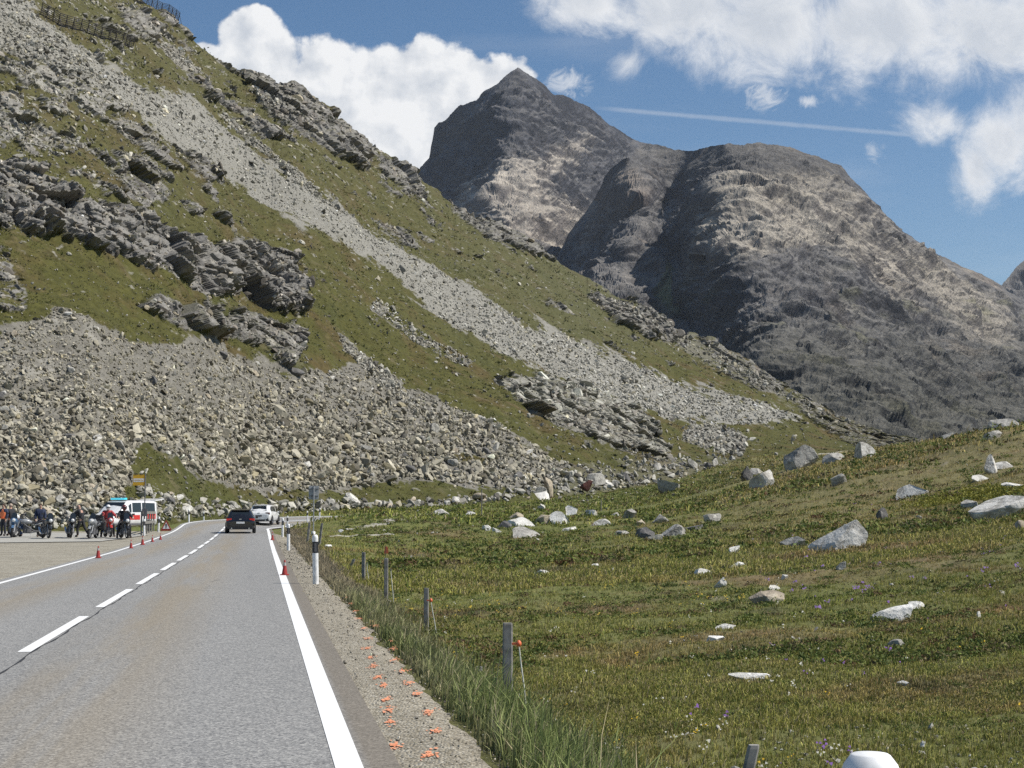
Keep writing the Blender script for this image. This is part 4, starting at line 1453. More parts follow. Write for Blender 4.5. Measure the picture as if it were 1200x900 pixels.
stones('turf_stones', np.stack([xx[kk], yy[kk], ground(xx[kk], yy[kk]) + sz * .3], 1).astype(np.float32), sz.astype(np.float32), rock_colours(r, int(kk.sum()), (.42, .40, .35), .1), 1, 72, M_STONE)
# the bright cushion of green on the right of the slope
c_ = [hit(px + 0.0, py) for px, py in ((1105, 588), (1120, 581), (1135, 577), (1150, 575), (1165, 575), (1180, 575), (1195, 578), (1130, 585), (1155, 583), (1178, 583), (1092, 592))]
xx = np.repeat([c.x for c in c_], 26) + r.normal(0, .8, 26 * len(c_))
yy = np.repeat([c.y for c in c_], 26) + r.normal(0, .9, 26 * len(c_))
leaf_clumps('cushion_plants', xx, yy, np.full(len(xx), .42), np.full(len(xx), .20), 34, np.full(len(xx), .06), np.tile(np.array([[.20, .195, .035]]), (len(xx), 1)), 77)


def flowers(n, lo, hi_, col, sz, px0, px1, seed, hh=.07):
    r = np.random.default_rng(seed)
    x, y = meadow_pts(n, px0, px1, lo, hi_, r)
    p = np.stack([x, y, 0 * x], 1)
    ok = on_turf(x, y, 4.7) & (fbm(p / 3.0, 3, .6, seed=seed) > -.05)
    x, y = x[ok], y[ok]
    n = len(x)
    k = 5
    jx, jy = r.normal(0, sz * 1.7, (n, k)), r.normal(0, sz * 1.7, (n, k))
    x, y = (x[:, None] + jx).ravel(), (y[:, None] + jy).ravel()
    kp = r.random(len(x)) < .6
    x, y = x[kp], y[kp]
    n = len(x)
    z = ground(x, y) + hh * r.uniform(.5, 1.3, n)
    s = sz * r.lognormal(0, .3, n)
    an = r.uniform(0, 6.28, n)[:, None] + np.arange(6)[None, :] * np.pi / 3
    rr_ = s[:, None] * np.where(np.arange(6) % 2, .55, 1)[None, :]
    V = np.stack([x[:, None] + rr_ * np.cos(an), y[:, None] + rr_ * np.sin(an) * .6, z[:, None] + rr_ * np.sin(an) * .75 - rr_ * .1], -1).reshape(-1, 3)
    F = np.arange(n * 6, dtype=np.int32).reshape(-1, 6)
    cc = np.repeat(np.array([col]) * r.lognormal(0, .15, (n, 1)), 6, 0)
    np_mesh('flowers', V, F, cc.astype(np.float32), False, [M_BLADE], 'stuff')


flowers(120, 7, 30, (.70, .46, .03), .010, 520, 1250, 81)
flowers(200, 28, 130, (.50, .38, .06), .016, 420, 900, 82, .12)
flowers(90, 7, 40, (.26, .13, .42), .012, 800, 1250, 83)
flowers(130, 25, 80, (.24, .15, .36), .022, 880, 1250, 84)
flowers(200, 10, 50, (.62, .60, .52), .011, 420, 1000, 85)

# small grit lying loose in the turf and on the shoulder
n = 2600
x, y = meadow_pts(n, 430, 1290, 8, 120, r)
p = np.stack([x, y, 0 * x], 1)
ok = on_turf(x, y, 4.3) & (fbm(p / 7, 3, .6, seed=86) > .12)
x, y = x[ok], y[ok]
sz = .0011 * y * r.lognormal(0, .5, len(x)) + .008
stones('turf_stones', np.stack([x, y, ground(x, y) + sz * .4], 1).astype(np.float32), sz.astype(np.float32), rock_colours(r, len(x), (.36, .345, .30), .15), 1, 87, M_STONE)
n = 5200
S = 5 + 70 * r.random(n) ** 2.2
T = 3.22 + .80 * r.random(n) ** .8
x, y = road_xy(S, T)
sz = (.005 + .0003 * y) * r.lognormal(0, .45, n)
stones('shoulder_pebbles', np.stack([x, y, road_z(S, T) - .012 + sz * .3 - .05 * sst(T, 3.6, 4.0)], 1).astype(np.float32), sz.astype(np.float32), rock_colours(r, n, (.34, .31, .255), .3), 1, 88, M_STONE)


# rough alpine growth over the mountainside
n = 90000
px, py = r.uniform(-60, 1080, n), 620 - 640 * r.random(n) ** 1.15
s_, b_ = np.interp(px, hpx, spy), np.interp(px, BASE[:, 0], BASE[:, 1])
k_ = (py > s_ + 1) & (py < b_ - .5)
px, py = px[k_], py[k_]
pt, i0, j0 = hill_at(px, py)
k_ = (r.random(len(px)) < .75 * (1 - sst(scree_g[i0, j0], .1, .5)) * (1 - .75 * sst(crag_g[i0, j0], .2, .6))) & (fbm(pt / 5, 3, .6, seed=145) > -.12)
pt, py = pt[k_], py[k_]
n = len(pt)
nl = 7
sz = pt[:, 1] / 1800 * r.lognormal(0, .4, n) * 1.1
u = r.normal(size=(n, nl, 3)) * np.array([1.0, 1.0, .35])
u[..., 2] = np.abs(u[..., 2])
p = (pt[:, None, :] + u * sz[:, None, None] * 1.15).reshape(-1, 3)
N_ = len(p)
d1 = r.normal(size=(N_, 3))
d1 /= np.linalg.norm(d1, axis=1, keepdims=True)
d2 = np.cross(d1, r.normal(size=(N_, 3)))
d2 /= np.linalg.norm(d2, axis=1, keepdims=True)
s3 = (np.repeat(sz, nl) * r.uniform(.35, .8, N_))[:, None]
V = np.stack([p - d1 * s3, p + d2 * s3 * .6, p + d1 * s3, p - d2 * s3 * .6], 1).reshape(-1, 3)
pk = r.random(n)[:, None]
cl = np.where(pk < .45, np.array([[.070, .078, .020]]), np.where(pk < .7, np.array([[.045, .052, .018]]), np.where(pk < .88, np.array([[.11, .095, .035]]), np.array([[.16, .14, .075]])))) * 1.08
cc = np.repeat(np.repeat(cl * r.lognormal(0, .2, (n, 1)), nl, 0), 4, 0)
np_mesh('slope_growth', V, np.arange(N_ * 4, dtype=np.int32).reshape(-1, 4), cc.astype(np.float32), False, [M_BLADE], 'stuff')


# ------------------------------------------------------------------ boulders, each one a thing
def tag(o, label, cat, group=None):
    o['label'] = label
    o['category'] = cat
    if group:
        o['group'] = group
    return o


M_BOULDER = {}
for nm, c0, c1, c2 in (('grey_boulder', (.40, .385, .345), (.20, .192, .175), (.56, .54, .48)), ('pale_boulder', (.66, .64, .585), (.30, .285, .25), (.72, .70, .65)),
                       ('white_boulder', (.80, .78, .73), (.56, .54, .48), (.84, .83, .79)), ('tan_boulder', (.42, .36, .27), (.25, .21, .16), (.52, .46, .36)),
                       ('dark_boulder', (.13, .125, .12), (.07, .07, .07), (.24, .23, .21)), ('red_boulder', (.13, .045, .035), (.07, .03, .025), (.2, .09, .07))):
    m = bpy.data.materials.new(nm)
    m.use_nodes = True
    t = NT(m.node_tree)
    b = t.n['Principled BSDF']
    b.inputs['Roughness'].default_value = .9
    b.inputs['Specular IOR Level'].default_value = .2
    oi = t.node('ShaderNodeObjectInfo').outputs['Random']
    ps = t.node('ShaderNodeNewGeometry').outputs['Position']
    n1_ = t.noise(ps, 1.6, 7, .68)
    n2_ = t.noise(ps, 6, 6, .7)
    cl = t.mix(t.sstep(n1_, .38, .6), (*c1, 1), (*c0, 1))
    cl = t.mix(t.sstep(n2_, .52, .66), cl, (*c2, 1))
    lich = t.noise(ps, 11, 3, .6)
    cl = t.mix(t.m('MULTIPLY', t.sstep(lich, .66, .72), .7), cl, (.09, .09, .07, 1))
    cl = t.mix(t.m('MULTIPLY', oi, .12), cl, (.2, .19, .17, 1))
    t.put(b.inputs['Base Color'], cl)
    t.put(b.inputs['Normal'], t.node('ShaderNodeBump', {'Strength': .8, 'Distance': .10, 'Height': t.m('ADD', n1_, t.m('MULTIPLY', n2_, .5))}).outputs[0])
    M_BOULDER[nm] = m


def boulder(px, py, w, h, m, label, seed, slab=False, rot=None, group=None, depth=.8, lean=0.0, name='boulder', cat='boulder', base=None, cuts=11):
    """w,h: how large it looks; it stands on the ground at its own distance"""
    c = hit(px, py) if base is None else base
    k = c.y / 1800
    wid, hgt = w * k, h * k
    r = np.random.default_rng(seed)
    v = rock_shape(4, seed, cuts + 2, .30, .72, (1, 1, 1), .0)
    p_ = v * 1.7 + seed * 3.1
    v = v * (1 + .07 * fbm(p_, 3, .5, seed=seed)[:, None] + .05 * fbm(p_ * 3, 4, .6, seed=seed + 1)[:, None])
    rz = r.uniform(0, 6.28) if rot is None else rot
    cz, sz_ = math.cos(rz), math.sin(rz)
    v = v @ np.array([[cz, -sz_, 0], [sz_, cz, 0], [0, 0, 1]], np.float32).T
    ext = v.max(0) - v.min(0)
    v = (v - (v.max(0) + v.min(0)) / 2) / ext
    v = v * np.array([wid, max(wid * depth, hgt * .8), hgt * 1.5], np.float32)
    if h < .36 * w:
        v = v.copy()
        v[:, 2] += v[:, 1] * .42          # slabs lie with the slope, their faces towards the road
    if lean:
        v = v.copy()
        v[:, 2] += v[:, 0] * lean
    bury = .36
    v[:, 2] += hgt * 1.5 * (.5 - bury)
    o = np_mesh(name, v, ICO[4][1], None, False, [M_BOULDER[m]])
    o.location = c + Vector((0, max(wid * depth, hgt * .8) * .3, 0))
    tag(o, label, cat, group)
    return o


BO = [
    (939, 548, 40, 28, 'grey_boulder', 'large blocky grey boulder with a flat top, biggest on the upper meadow slope', 'boulder', 0, .9),
    (877, 563, 16, 18, 'dark_boulder', 'upright dark boulder just left of a long pale slab high on the slope', 'boulder', 0, .8),
    (888, 556, 18, 8, 'grey_boulder', 'thin grey slab capping the gap behind the upright dark boulder', 'boulder', -.1, .8),
    (894, 573, 29, 20, 'pale_boulder', 'pale wedge boulder tilted up to the right below the big blocky grey boulder', 'boulder', .45, .6),
    (1016, 536, 25, 18, 'pale_boulder', 'pointed pale boulder with two peaks beside the upper footpath', 'boulder', -.25, .7),
    (979, 541, 29, 10, 'grey_boulder', 'low flat grey rock between the blocky boulder and the two-peaked boulder', 'boulder', .12, .7),
    (984, 568, 22, 13, 'grey_boulder', 'small tilted grey rock alone in the middle of the upper slope', 'boulder', .4, .7),
    (1072, 582, 42, 13, 'pale_boulder', 'long tilted flat slab with a dark shadowed underside on the right slope', 'boulder', .22, .6),
    (985, 642, 64, 30, 'pale_boulder', 'big pale wedge-shaped boulder rising to the right in the middle of the slope', 'boulder', .22, .7),
    (931, 641, 31, 13, 'grey_boulder', 'rounded dark grey boulder left of the big pale wedge-shaped boulder', 'boulder', 0, .8),
    (1035, 609, 14, 15, 'dark_boulder', 'small upright dark stone above the big pale wedge-shaped boulder', 'boulder', 0, .8),
    (1180, 607, 72, 28, 'pale_boulder', 'big dome-shaped pale boulder at the right edge below the yellow-green cushion plants', 'boulder', 0, .8),
    (1138, 597, 21, 12, 'grey_boulder', 'small rounded grey boulder just left of the dome-shaped pale boulder', 'boulder', 0, .8),
    (1163, 555, 16, 24, 'pale_boulder', 'narrow upright pale stone standing above the yellow-green cushion plants', 'boulder', .3, .7),
    (1152, 563, 27, 6, 'pale_boulder', 'thin flat pale slab at the foot of the narrow upright stone', 'boulder', -.05, .6),
    (1178, 549, 22, 7, 'pale_boulder', 'low pale rock right of the narrow upright stone', 'boulder', 0, .7),
    (1180, 503, 38, 14, 'grey_boulder', 'large rounded grey boulder on the skyline of the meadow hill', 'boulder', 0, .8),
    (1166, 514, 23, 10, 'grey_boulder', 'low grey boulder just below the rounded boulder on the skyline', 'boulder', .15, .8),
    (1113, 515, 20, 8, 'grey_boulder', 'small grey rock with a white tip on the hill skyline', 'boulder', .2, .8),
    (1190, 572, 30, 9, 'pale_boulder', 'flat pale rock behind the yellow-green cushion plants at the right edge', 'boulder', -.2, .7),
    (1197, 621, 14, 12, 'tan_boulder', 'tan stone at the right edge under the dome-shaped pale boulder', 'boulder', 0, .8),
    (835, 613, 23, 15, 'grey_boulder', 'grey boulder with a sloping left side where the meadow slope begins to rise', 'boulder', -.3, .8),
    (861, 648, 13, 9, 'white_boulder', 'small white stone alone above the cluster of white rocks on the slope', 'stone', 0, .8),
    (864, 667, 24, 8, 'white_boulder', 'flat white rock, broadest of the white cluster on the slope', 'stone', .1, .7),
    (851, 671, 18, 9, 'dark_boulder', 'grey rock in the middle of the white cluster on the slope', 'stone', 0, .8),
    (825, 675, 24, 9, 'white_boulder', 'low white rock at the left end of the white cluster on the slope', 'stone', -.1, .7),
    (845, 688, 14, 11, 'white_boulder', 'white pointed stone with a dark side below the white cluster', 'stone', .3, .8),
    (908, 691, 14, 6, 'white_boulder', 'small white stone just above the flat cream slab', 'stone', 0, .8),
    (900, 706, 43, 12, 'tan_boulder', 'flat cream slab with a dark gap under its left end', 'boulder', .05, .5),
    (1046, 728, 50, 17, 'white_boulder', 'long white slab lying obliquely in the grass on the right', 'boulder', .30, .45),
    (1076, 713, 20, 7, 'white_boulder', 'small white slab at the upper end of the long oblique slab', 'stone', 0, .5),
    (851, 738, 24, 5, 'white_boulder', 'thin cream slab set in the turf above a smaller one', 'stone', .08, .5),
    (839, 751, 22, 6, 'white_boulder', 'small cream slab below another thin cream slab', 'stone', 0, .5),
    (886, 797, 60, 8, 'white_boulder', 'long flat white slab, lowest of the slabs in the near meadow', 'boulder', .02, .35),
    (1051, 760, 24, 11, 'grey_boulder', 'grey stone half sunk in a dark hollow below the long oblique slab', 'stone', .1, .8),
    (1062, 776, 13, 6, 'pale_boulder', 'small pale stone below the half-sunk grey stone', 'stone', 0, .8),
    (1060, 804, 14, 6, 'pale_boulder', 'small pale stone beside a dark shrub patch in the near meadow', 'stone', 0, .8),
    (986, 668, 11, 9, 'pale_boulder', 'small sharp pale stone standing below the big wedge-shaped boulder', 'stone', .3, .8),
    (920, 679, 9, 6, 'pale_boulder', 'tiny pale stone between the white cluster and the wedge-shaped boulder', 'stone', 0, .8),
    (603, 609, 22, 9, 'tan_boulder', 'tan rock resting behind a flat white one, left of the bright white boulders', 'boulder', .1, .8),
    (611, 617, 34, 9, 'white_boulder', 'flat white rock in front of the tan rock on the meadow', 'boulder', 0, .7),
    (592, 618, 20, 7, 'dark_boulder', 'dark low rock touching the left end of the flat white rock', 'boulder', 0, .8),
    (617, 631, 33, 11, 'grey_boulder', 'rough flat grey rock in front of the flat white rock', 'boulder', 0, .8),
    (637, 614, 20, 12, 'tan_boulder', 'tan boulder leaning on the left of the brightest white boulder', 'boulder', .3, .8),
    (656, 614, 24, 16, 'white_boulder', 'brightest white boulder, in the middle of a row of three', 'boulder', .1, .9),
    (670, 604, 14, 13, 'white_boulder', 'white pointed boulder standing up behind the brightest white boulder', 'boulder', .2, .9),
    (693, 605, 15, 8, 'pale_boulder', 'round pale rock right of the white pointed boulder', 'boulder', 0, .9),
    (721, 606, 11, 6, 'grey_boulder', 'small grey rock between a round pale rock and a tilted one', 'boulder', 0, .9),
    (738, 607, 17, 11, 'grey_boulder', 'tilted grey rock with a light top beyond the middle meadow', 'boulder', .3, .8),
    (704, 616, 24, 8, 'pale_boulder', 'low pale slab in front of the round pale rock', 'boulder', .15, .7),
    (750, 616, 19, 8, 'tan_boulder', 'low tan rock left of the double grey boulder', 'boulder', 0, .8),
    (773, 613, 25, 11, 'grey_boulder', 'long grey boulder above the heaped rocks in the middle meadow', 'boulder', .15, .8),
    (757, 631, 24, 14, 'dark_boulder', 'dark rock on the left of the heap in the middle meadow', 'boulder', 0, .9),
    (767, 634, 22, 8, 'grey_boulder', 'low front rock of the heap in the middle meadow', 'boulder', 0, .9),
    (792, 630, 30, 17, 'grey_boulder', 'tallest rock of the heap in the middle meadow, with a pale sloping top', 'boulder', -.2, .9),
    (814, 621, 22, 6, 'dark_boulder', 'thin dark slab sticking out of the heap towards the slope', 'boulder', .2, .6),
    (784, 577, 27, 16, 'grey_boulder', 'rough grey boulder on the green bank at the foot of the mountainside', 'boulder', 0, .9),
    (570, 622, 11, 7, 'white_boulder', 'small white stone left of the dark low rock', 'stone', 0, .8),
    (582, 624, 11, 6, 'white_boulder', 'small white stone between the dark low rock and another white stone', 'stone', 0, .8),
    (552, 605, 13, 6, 'white_boulder', 'single small white rock at the end of the gravel track', 'stone', .15, .8),
    (517, 604, 19, 8, 'pale_boulder', 'pale rock with a dark left side where the gravel track ends', 'boulder', -.2, .8),
    (633, 584, 23, 7, 'white_boulder', 'flat white rock under the leaning tan slab at the foot of the scree', 'boulder', 0, .8),
    (643, 578, 11, 18, 'tan_boulder', 'narrow tan slab leaning upright at the foot of the scree', 'boulder', -.5, .5),
    (687, 571, 15, 9, 'red_boulder', 'dark red low boulder at the foot of the rocky outcrop', 'boulder', 0, .9),
    (668, 622, 19, 4, 'pale_boulder', 'thin pale slab flat in the grass right of the rough grey rock', 'stone', 0, .6),
    (729, 627, 21, 6, 'grey_boulder', 'low tilted slab just left of the heap in the middle meadow', 'stone', .2, .6),
    (697, 663, 11, 3, 'pale_boulder', 'tiny pale stone alone in the brown middle meadow', 'stone', 0, .6),
    (636, 673, 15, 5, 'pale_boulder', 'pale weathered stone above a dark bank in the near middle meadow', 'stone', 0, .7),
    (384, 642, 10, 4, 'white_boulder', 'flat white stone behind the nearest roadside marker post', 'stone', 0, .5),
    (399, 624, 7, 4, 'white_boulder', 'small white stone at the near end of the gravel track', 'stone', 0, .8),
    (1147, 726, 6, 10, 'white_boulder', 'thin white splinter of stone standing in the grass', 'stone', .9, .5),
]
for k_, (px, py, w_, h_, m_, lb, ct, ln, dp) in enumerate(BO):
    boulder(px, py, w_, h_, m_, lb, 500 + k_ * 7, lean=ln, depth=dp, name='boulder' if ct == 'boulder' else 'stone', cat=ct)

# blocks large enough to tell apart in the talus and along its foot
rb = np.random.default_rng(91)
protos = []
for k_ in range(14):
    v = rock_shape(3, 900 + k_, 11, .40, .78, (1, .8, .66), .0)
    v = v * (1 + .07 * fbm(v * 3 + k_, 4, .6, seed=900 + k_)[:, None])
    o = np_mesh('talus_block', v, ICO[3][1], None, False, [M_BOULDER[('grey_boulder', 'grey_boulder', 'pale_boulder', 'dark_boulder', 'tan_boulder')[k_ % 5] if k_ % 7 else 'grey_boulder']])
    protos.append(o)
spots = []
regs = [(TAL, 120, 11, 'grey angular block lying among smaller stones in the talus', 'large blocks in the talus'),
        ([(-60, 585), (150, 575), (330, 590), (430, 585), (560, 578), (650, 570), (640, 586), (540, 594), (420, 600), (300, 603), (200, 612), (60, 619), (-60, 622)], 70, 10, 'angular grey boulder in the grass at the foot of the scree', 'boulders at the foot of the scree'),
        ([(600, 560), (690, 552), (790, 540), (880, 534), (860, 548), (790, 562), (690, 577), (610, 586)], 34, 10, 'pale rock in the grass below the lower rocky outcrop', 'rocks below the outcrop')]
used = set()
for poly, cnt, szp, lab, grp in regs:
    P_ = np.array(poly, float)
    got = 0
    while got < cnt:
        px, py = rb.uniform(P_[:, 0].min(), P_[:, 0].max()), rb.uniform(P_[:, 1].min(), P_[:, 1].max())
        if polysd(np.array([px]), np.array([py]), poly)[0] < 2 or px < -30:
            continue
        b_ = np.interp(px, BASE[:, 0], BASE[:, 1])
        if py < b_ - 1:
            pt, _, _ = hill_at(np.array([px]), np.array([py]))
            c = Vector(pt[0])
        else:
            c = hit(px, py)
        s = szp * rb.lognormal(0, .38) * (1 if py > 500 else .7)
        s = min(s, 24) / 1800 * c.y * .62
        j = int(rb.integers(0, 14))
        o = protos[j] if j not in used else protos[j].copy()
        if j in used:
            C.objects.link(o)
        used.add(j)
        o.scale = (s, s * rb.uniform(.7, 1), s * rb.uniform(.8, 1.1))
        o.rotation_euler = (rb.uniform(-.5, .5), rb.uniform(-.5, .5), rb.uniform(0, 6.28))
        o.location = c + Vector((0, -s * .2, s * .22))
        o.name = 'talus_block'
        tag(o, lab, 'boulder', grp)
        got += 1
for j, o in enumerate(protos):
    if j not in used:
        bpy.data.objects.remove(o)
# ------------------------------------------------------------------ mesh builder for made things
class MB:
    def __init__(s):
        s.v, s.f, s.k, s.sm = [], [], [], []

    def add(s, vs, fs, k=0, sm=False):
        b = len(s.v)
        s.v += [tuple(q) for q in vs]
        s.f += [[b + i for i in f] for f in fs]
        s.k += [k] * len(fs)
        s.sm += [sm] * len(fs)
        return s

    def box(s, c, d, k=0, rot=None, taper=1.0, bev=0.0):
        hx, hy, hz = d[0] / 2, d[1] / 2, d[2] / 2
        vs = []
        for z in (-1, 1):
            q = taper if z > 0 else 1
            if bev:
                b = bev
                ring = [(-hx + b, -hy), (hx - b, -hy), (hx, -hy + b), (hx, hy - b), (hx - b, hy), (-hx + b, hy), (-hx, hy - b), (-hx, -hy + b)]
            else:
                ring = [(-hx, -hy), (hx, -hy), (hx, hy), (-hx, hy)]
            vs += [(x * q, y * q, z * hz) for x, y in ring]
        n = len(vs) // 2
        fs = [list(range(n))[::-1], list(range(n, 2 * n))] + [[i, (i + 1) % n, n + (i + 1) % n, n + i] for i in range(n)]
        M = Matrix.Translation(c) @ (rot.to_4x4() if rot is not None else Matrix.Identity(4))
        return s.add([M @ Vector(v) for v in vs], fs, k)

    def tube(s, pts, rad, n=8, k=0, caps=True, sm=True):
        pts = [Vector(p) for p in pts]
        if not hasattr(rad, '__len__'):
            rad = [rad] * len(pts)
        rings = []
        up = None
        for i, p in enumerate(pts):
            d = (pts[min(i + 1, len(pts) - 1)] - pts[max(i - 1, 0)]).normalized()
            if up is None:
                up = d.orthogonal().normalized()
            up = (up - d * up.dot(d)).normalized()
            w = d.cross(up)
            rings.append([p + (up * math.cos(2 * math.pi * j / n) + w * math.sin(2 * math.pi * j / n)) * rad[i] for j in range(n)])
        return s.loft(rings, k, caps, sm)

    def loft(s, rings, k=0, caps=True, sm=True):
        n = len(rings[0])
        vs = [p for r_ in rings for p in r_]
        fs = [[i * n + j, i * n + (j + 1) % n, (i + 1) * n + (j + 1) % n, (i + 1) * n + j] for i in range(len(rings) - 1) for j in range(n)]
        s.add(vs, fs, k, sm)
        if caps:
            s.add(rings[0], [list(range(n))[::-1]], k)
            s.add(rings[-1], [list(range(n))], k)
        return s

    def lathe(s, prof, n=16, k=0, c=(0, 0, 0), axis='z', sm=True, caps=True):
        rings = []
        for r_, z in prof:
            ring = []
            for j in range(n):
                a = 2 * math.pi * j / n
                p = (r_ * math.cos(a), r_ * math.sin(a), z)
                if axis == 'x':
                    p = (z, p[0], p[1])
                elif axis == 'y':
                    p = (p[0], z, p[1])
                ring.append(tuple(p[i] + c[i] for i in range(3)))
            rings.append(ring)
        return s.loft(rings, k, caps, sm)

    def prism(s, poly, t, k=0, plane='xz', off=0.0):
        """flat outline pulled to thickness t"""
        def P(u, w, d):
            return {'xz': (u, d, w), 'yz': (d, u, w), 'xy': (u, w, d)}[plane]
        n = len(poly)
        vs = [P(u, w, off - t / 2) for u, w in poly] + [P(u, w, off + t / 2) for u, w in poly]
        return s.add(vs, [list(range(n)), list(range(n, 2 * n))[::-1]] + [[i, (i + 1) % n, n + (i + 1) % n, n + i] for i in range(n)], k)

    def build(s, name, mats, parent=None, loc=None):
        me = bpy.data.meshes.new(name)
        me.from_pydata(s.v, [], s.f)
        for m in (mats if isinstance(mats, (list, tuple)) else [mats]):
            me.materials.append(m)
        me.polygons.foreach_set('material_index', s.k)
        me.polygons.foreach_set('use_smooth', s.sm)
        b = bmesh.new()
        b.from_mesh(me)
        bmesh.ops.recalc_face_normals(b, faces=b.faces)
        b.to_mesh(me)
        b.free()
        o = bpy.data.objects.new(name, me)
        C.objects.link(o)
        if parent:
            o.parent = parent
        if loc is not None:
            o.location = loc
        return o


def empty(name, loc, rz, label, cat, group=None):
    o = bpy.data.objects.new(name, None)
    C.objects.link(o)
    o.location = loc
    o.rotation_euler = (0, 0, rz)
    return tag(o, label, cat, group)


def copy_tree(o, parent=None):
    c = o.copy()
    C.objects.link(c)
    if parent:
        c.parent = parent
    for ch in list(o.children):
        copy_tree(ch, c)
    return c


def at_depth(px, py, Y):
    a, e = ae(px, py)
    return Vector((float(a) * Y, Y, H + float(e) * Y))


def on_road(S, T, dz=0.0):
    x, y = road_xy(np.array([float(S)]), np.array([float(T)]))
    return Vector((float(x[0]), float(y[0]), float(road_z(np.array([float(S)]), np.array([float(T)]))[0]) + dz))


def road_head(S):
    """heading of the road as a rotation about z for something whose forward is +y"""
    a, b = on_road(S - .5, 0), on_road(S + .5, 0)
    return math.atan2(-(b.x - a.x), b.y - a.y)


def on_ground(px, Y, dz=0.0):
    a = float(ae(px, 600)[0])
    x = a * Y
    return Vector((x, Y, float(ground(np.array([x]), np.array([Y]))[0]) + dz))


WHITE = mat('white_plastic', (.80, .80, .79), .45, dirt=.08)
BLACK = mat('black_plastic', (.018, .018, .02), .5)
RUBBER = mat('rubber', (.022, .022, .023), .85)
STEEL = mat('galvanised_steel', (.42, .43, .44), .5, .6, dirt=.1)
WOOD = mat('grey_wood', (.30, .285, .26), .85, dirt=.3)
DWOOD = mat('dark_wood', (.24, .23, .205), .85, dirt=.3)
RED = mat('red_plastic', (.36, .03, .026), .5, dirt=.1)
CONEW = mat('cone_band', (.42, .38, .36), .5, dirt=.2)
YEL = mat('sign_yellow', (.72, .40, .02), .45)
GLASS = mat('dark_glass', (.016, .02, .022), .06, spec=.8)
CHROME = mat('bright_metal', (.62, .62, .62), .22, .9)
CARBLK = mat('black_car_paint', (.010, .010, .012), .22, coat=.6)
CARWHT = mat('white_car_paint', (.78, .78, .77), .3, coat=.6)
VANRED = mat('red_stripe', (.62, .04, .035), .4, coat=.3)
PLATE = mat('number_plate', (.75, .75, .73), .4)
LAMP_R = mat('tail_lamp', (.30, .012, .012), .25, emis=(1, .05, .03), estr=.12)
LAMP_D = mat('tail_lamp_off', (.10, .010, .012), .2, coat=.5)
LAMP_W = mat('head_lamp', (.70, .70, .68), .12, spec=.8, coat=.6)
BLUE = mat('blue_beacon', (.05, .52, .68), .2, coat=.6, emis=(.1, .75, .95), estr=.45)
GREYP = mat('grey_plastic', (.12, .12, .125), .6)


# ------------------------------------------------------------------ roadside marker posts
def make_post():
    t = empty('marker_post', (0, 0, 0), 0, 'x', 'marker post', 'roadside marker posts')
    prof = [(.058, -.25), (.058, .60)]
    MB().lathe([(.058, -.3), (.058, .62)], 14).build('shaft', [WHITE], t)
    MB().lathe([(.0595, .62), (.0595, .84)], 14).build('black_band', [BLACK], t)
    MB().box((0, -.0605, .73), (.042, .006, .17), 0, bev=.004).build('reflector', [GREYP], t)
    MB().lathe([(.058, .84), (.058, .915), (.056, .935), (.049, .955), (.036, .972), (.033, .974), (.001, .975)], 20).build('cap', [WHITE], t)
    return t


post0 = make_post()
posts = [
    (1020, 3.1, None, 'white marker post cap rising at the bottom edge, closest to the camera'),
    (371, 32.6, 'r', 'tall white marker post with black band on the shoulder, nearest one showing whole'),
    (338.5, 60.5, 'r', 'white marker post, second along the right shoulder after the tall near one'),
    (331.5, 86, 'r', 'white marker post at the inside start of the bend, right of the white edge line'),
    (337, 112, 'r', 'small white marker post inside the bend, beside the second shoulder post'),
    (360.5, 131, 'g', 'small distant marker post beyond the bend, left of the grey sign pole'),
    (374.5, 137, 'g', 'small distant marker post beyond the bend, right of the grey sign pole'),
    (169.5, 88, 'l', 'white marker post at the near end of the wooden rack in the lay-by'),
    (186, 97, 'l', 'white marker post at the far end of the wooden rack in the lay-by'),
    (221.5, 116, 'l', 'white marker post on the outer side of the bend, nearer to the lay-by'),
    (239, 127, 'l', 'white marker post on the outer side of the bend, beyond its neighbour'),
]
for i, (px, Y, side, lb) in enumerate(posts):
    o = post0 if i == 0 else copy_tree(post0)
    a = float(ae(px, 600)[0])
    x = a * Y
    if side in (None, 'r'):
        S, T = road_ST(np.array([x]), np.array([Y]))
        z = float(road_z(S, T)[0]) - .03
    else:
        z = float(ground(np.array([x]), np.array([Y]))[0]) - .02
    o.location = (x, Y, z)
    o.rotation_euler = (random.uniform(-.02, .02), random.uniform(-.03, .03), road_head(min(Y, 100)))
    if px == 1020:
        o.rotation_euler = (0, .0, road_head(3))
        o.scale = (1.08, 1.08, 1.08)
        o.location.x = float(ae(1020, 885)[0]) * Y
    o['label'] = lb


# ------------------------------------------------------------------ traffic cones
def make_cone():
    t = empty('traffic_cone', (0, 0, 0), 0, 'x', 'traffic cone', 'red traffic cones along the edge lines')
    MB().box((0, 0, .02), (.36, .36, .035), 0, bev=.05).build('base', [RED], t)
    MB().lathe([(.135, .035), (.105, .19), (.072, .36)], 16).lathe([(.048, .48), (.030, .56), (.024, .57), (.001, .572)], 16).build('body', [RED], t)
    MB().lathe([(.072, .36), (.048, .48)], 16).build('grey_band', [CONEW], t)
    return t


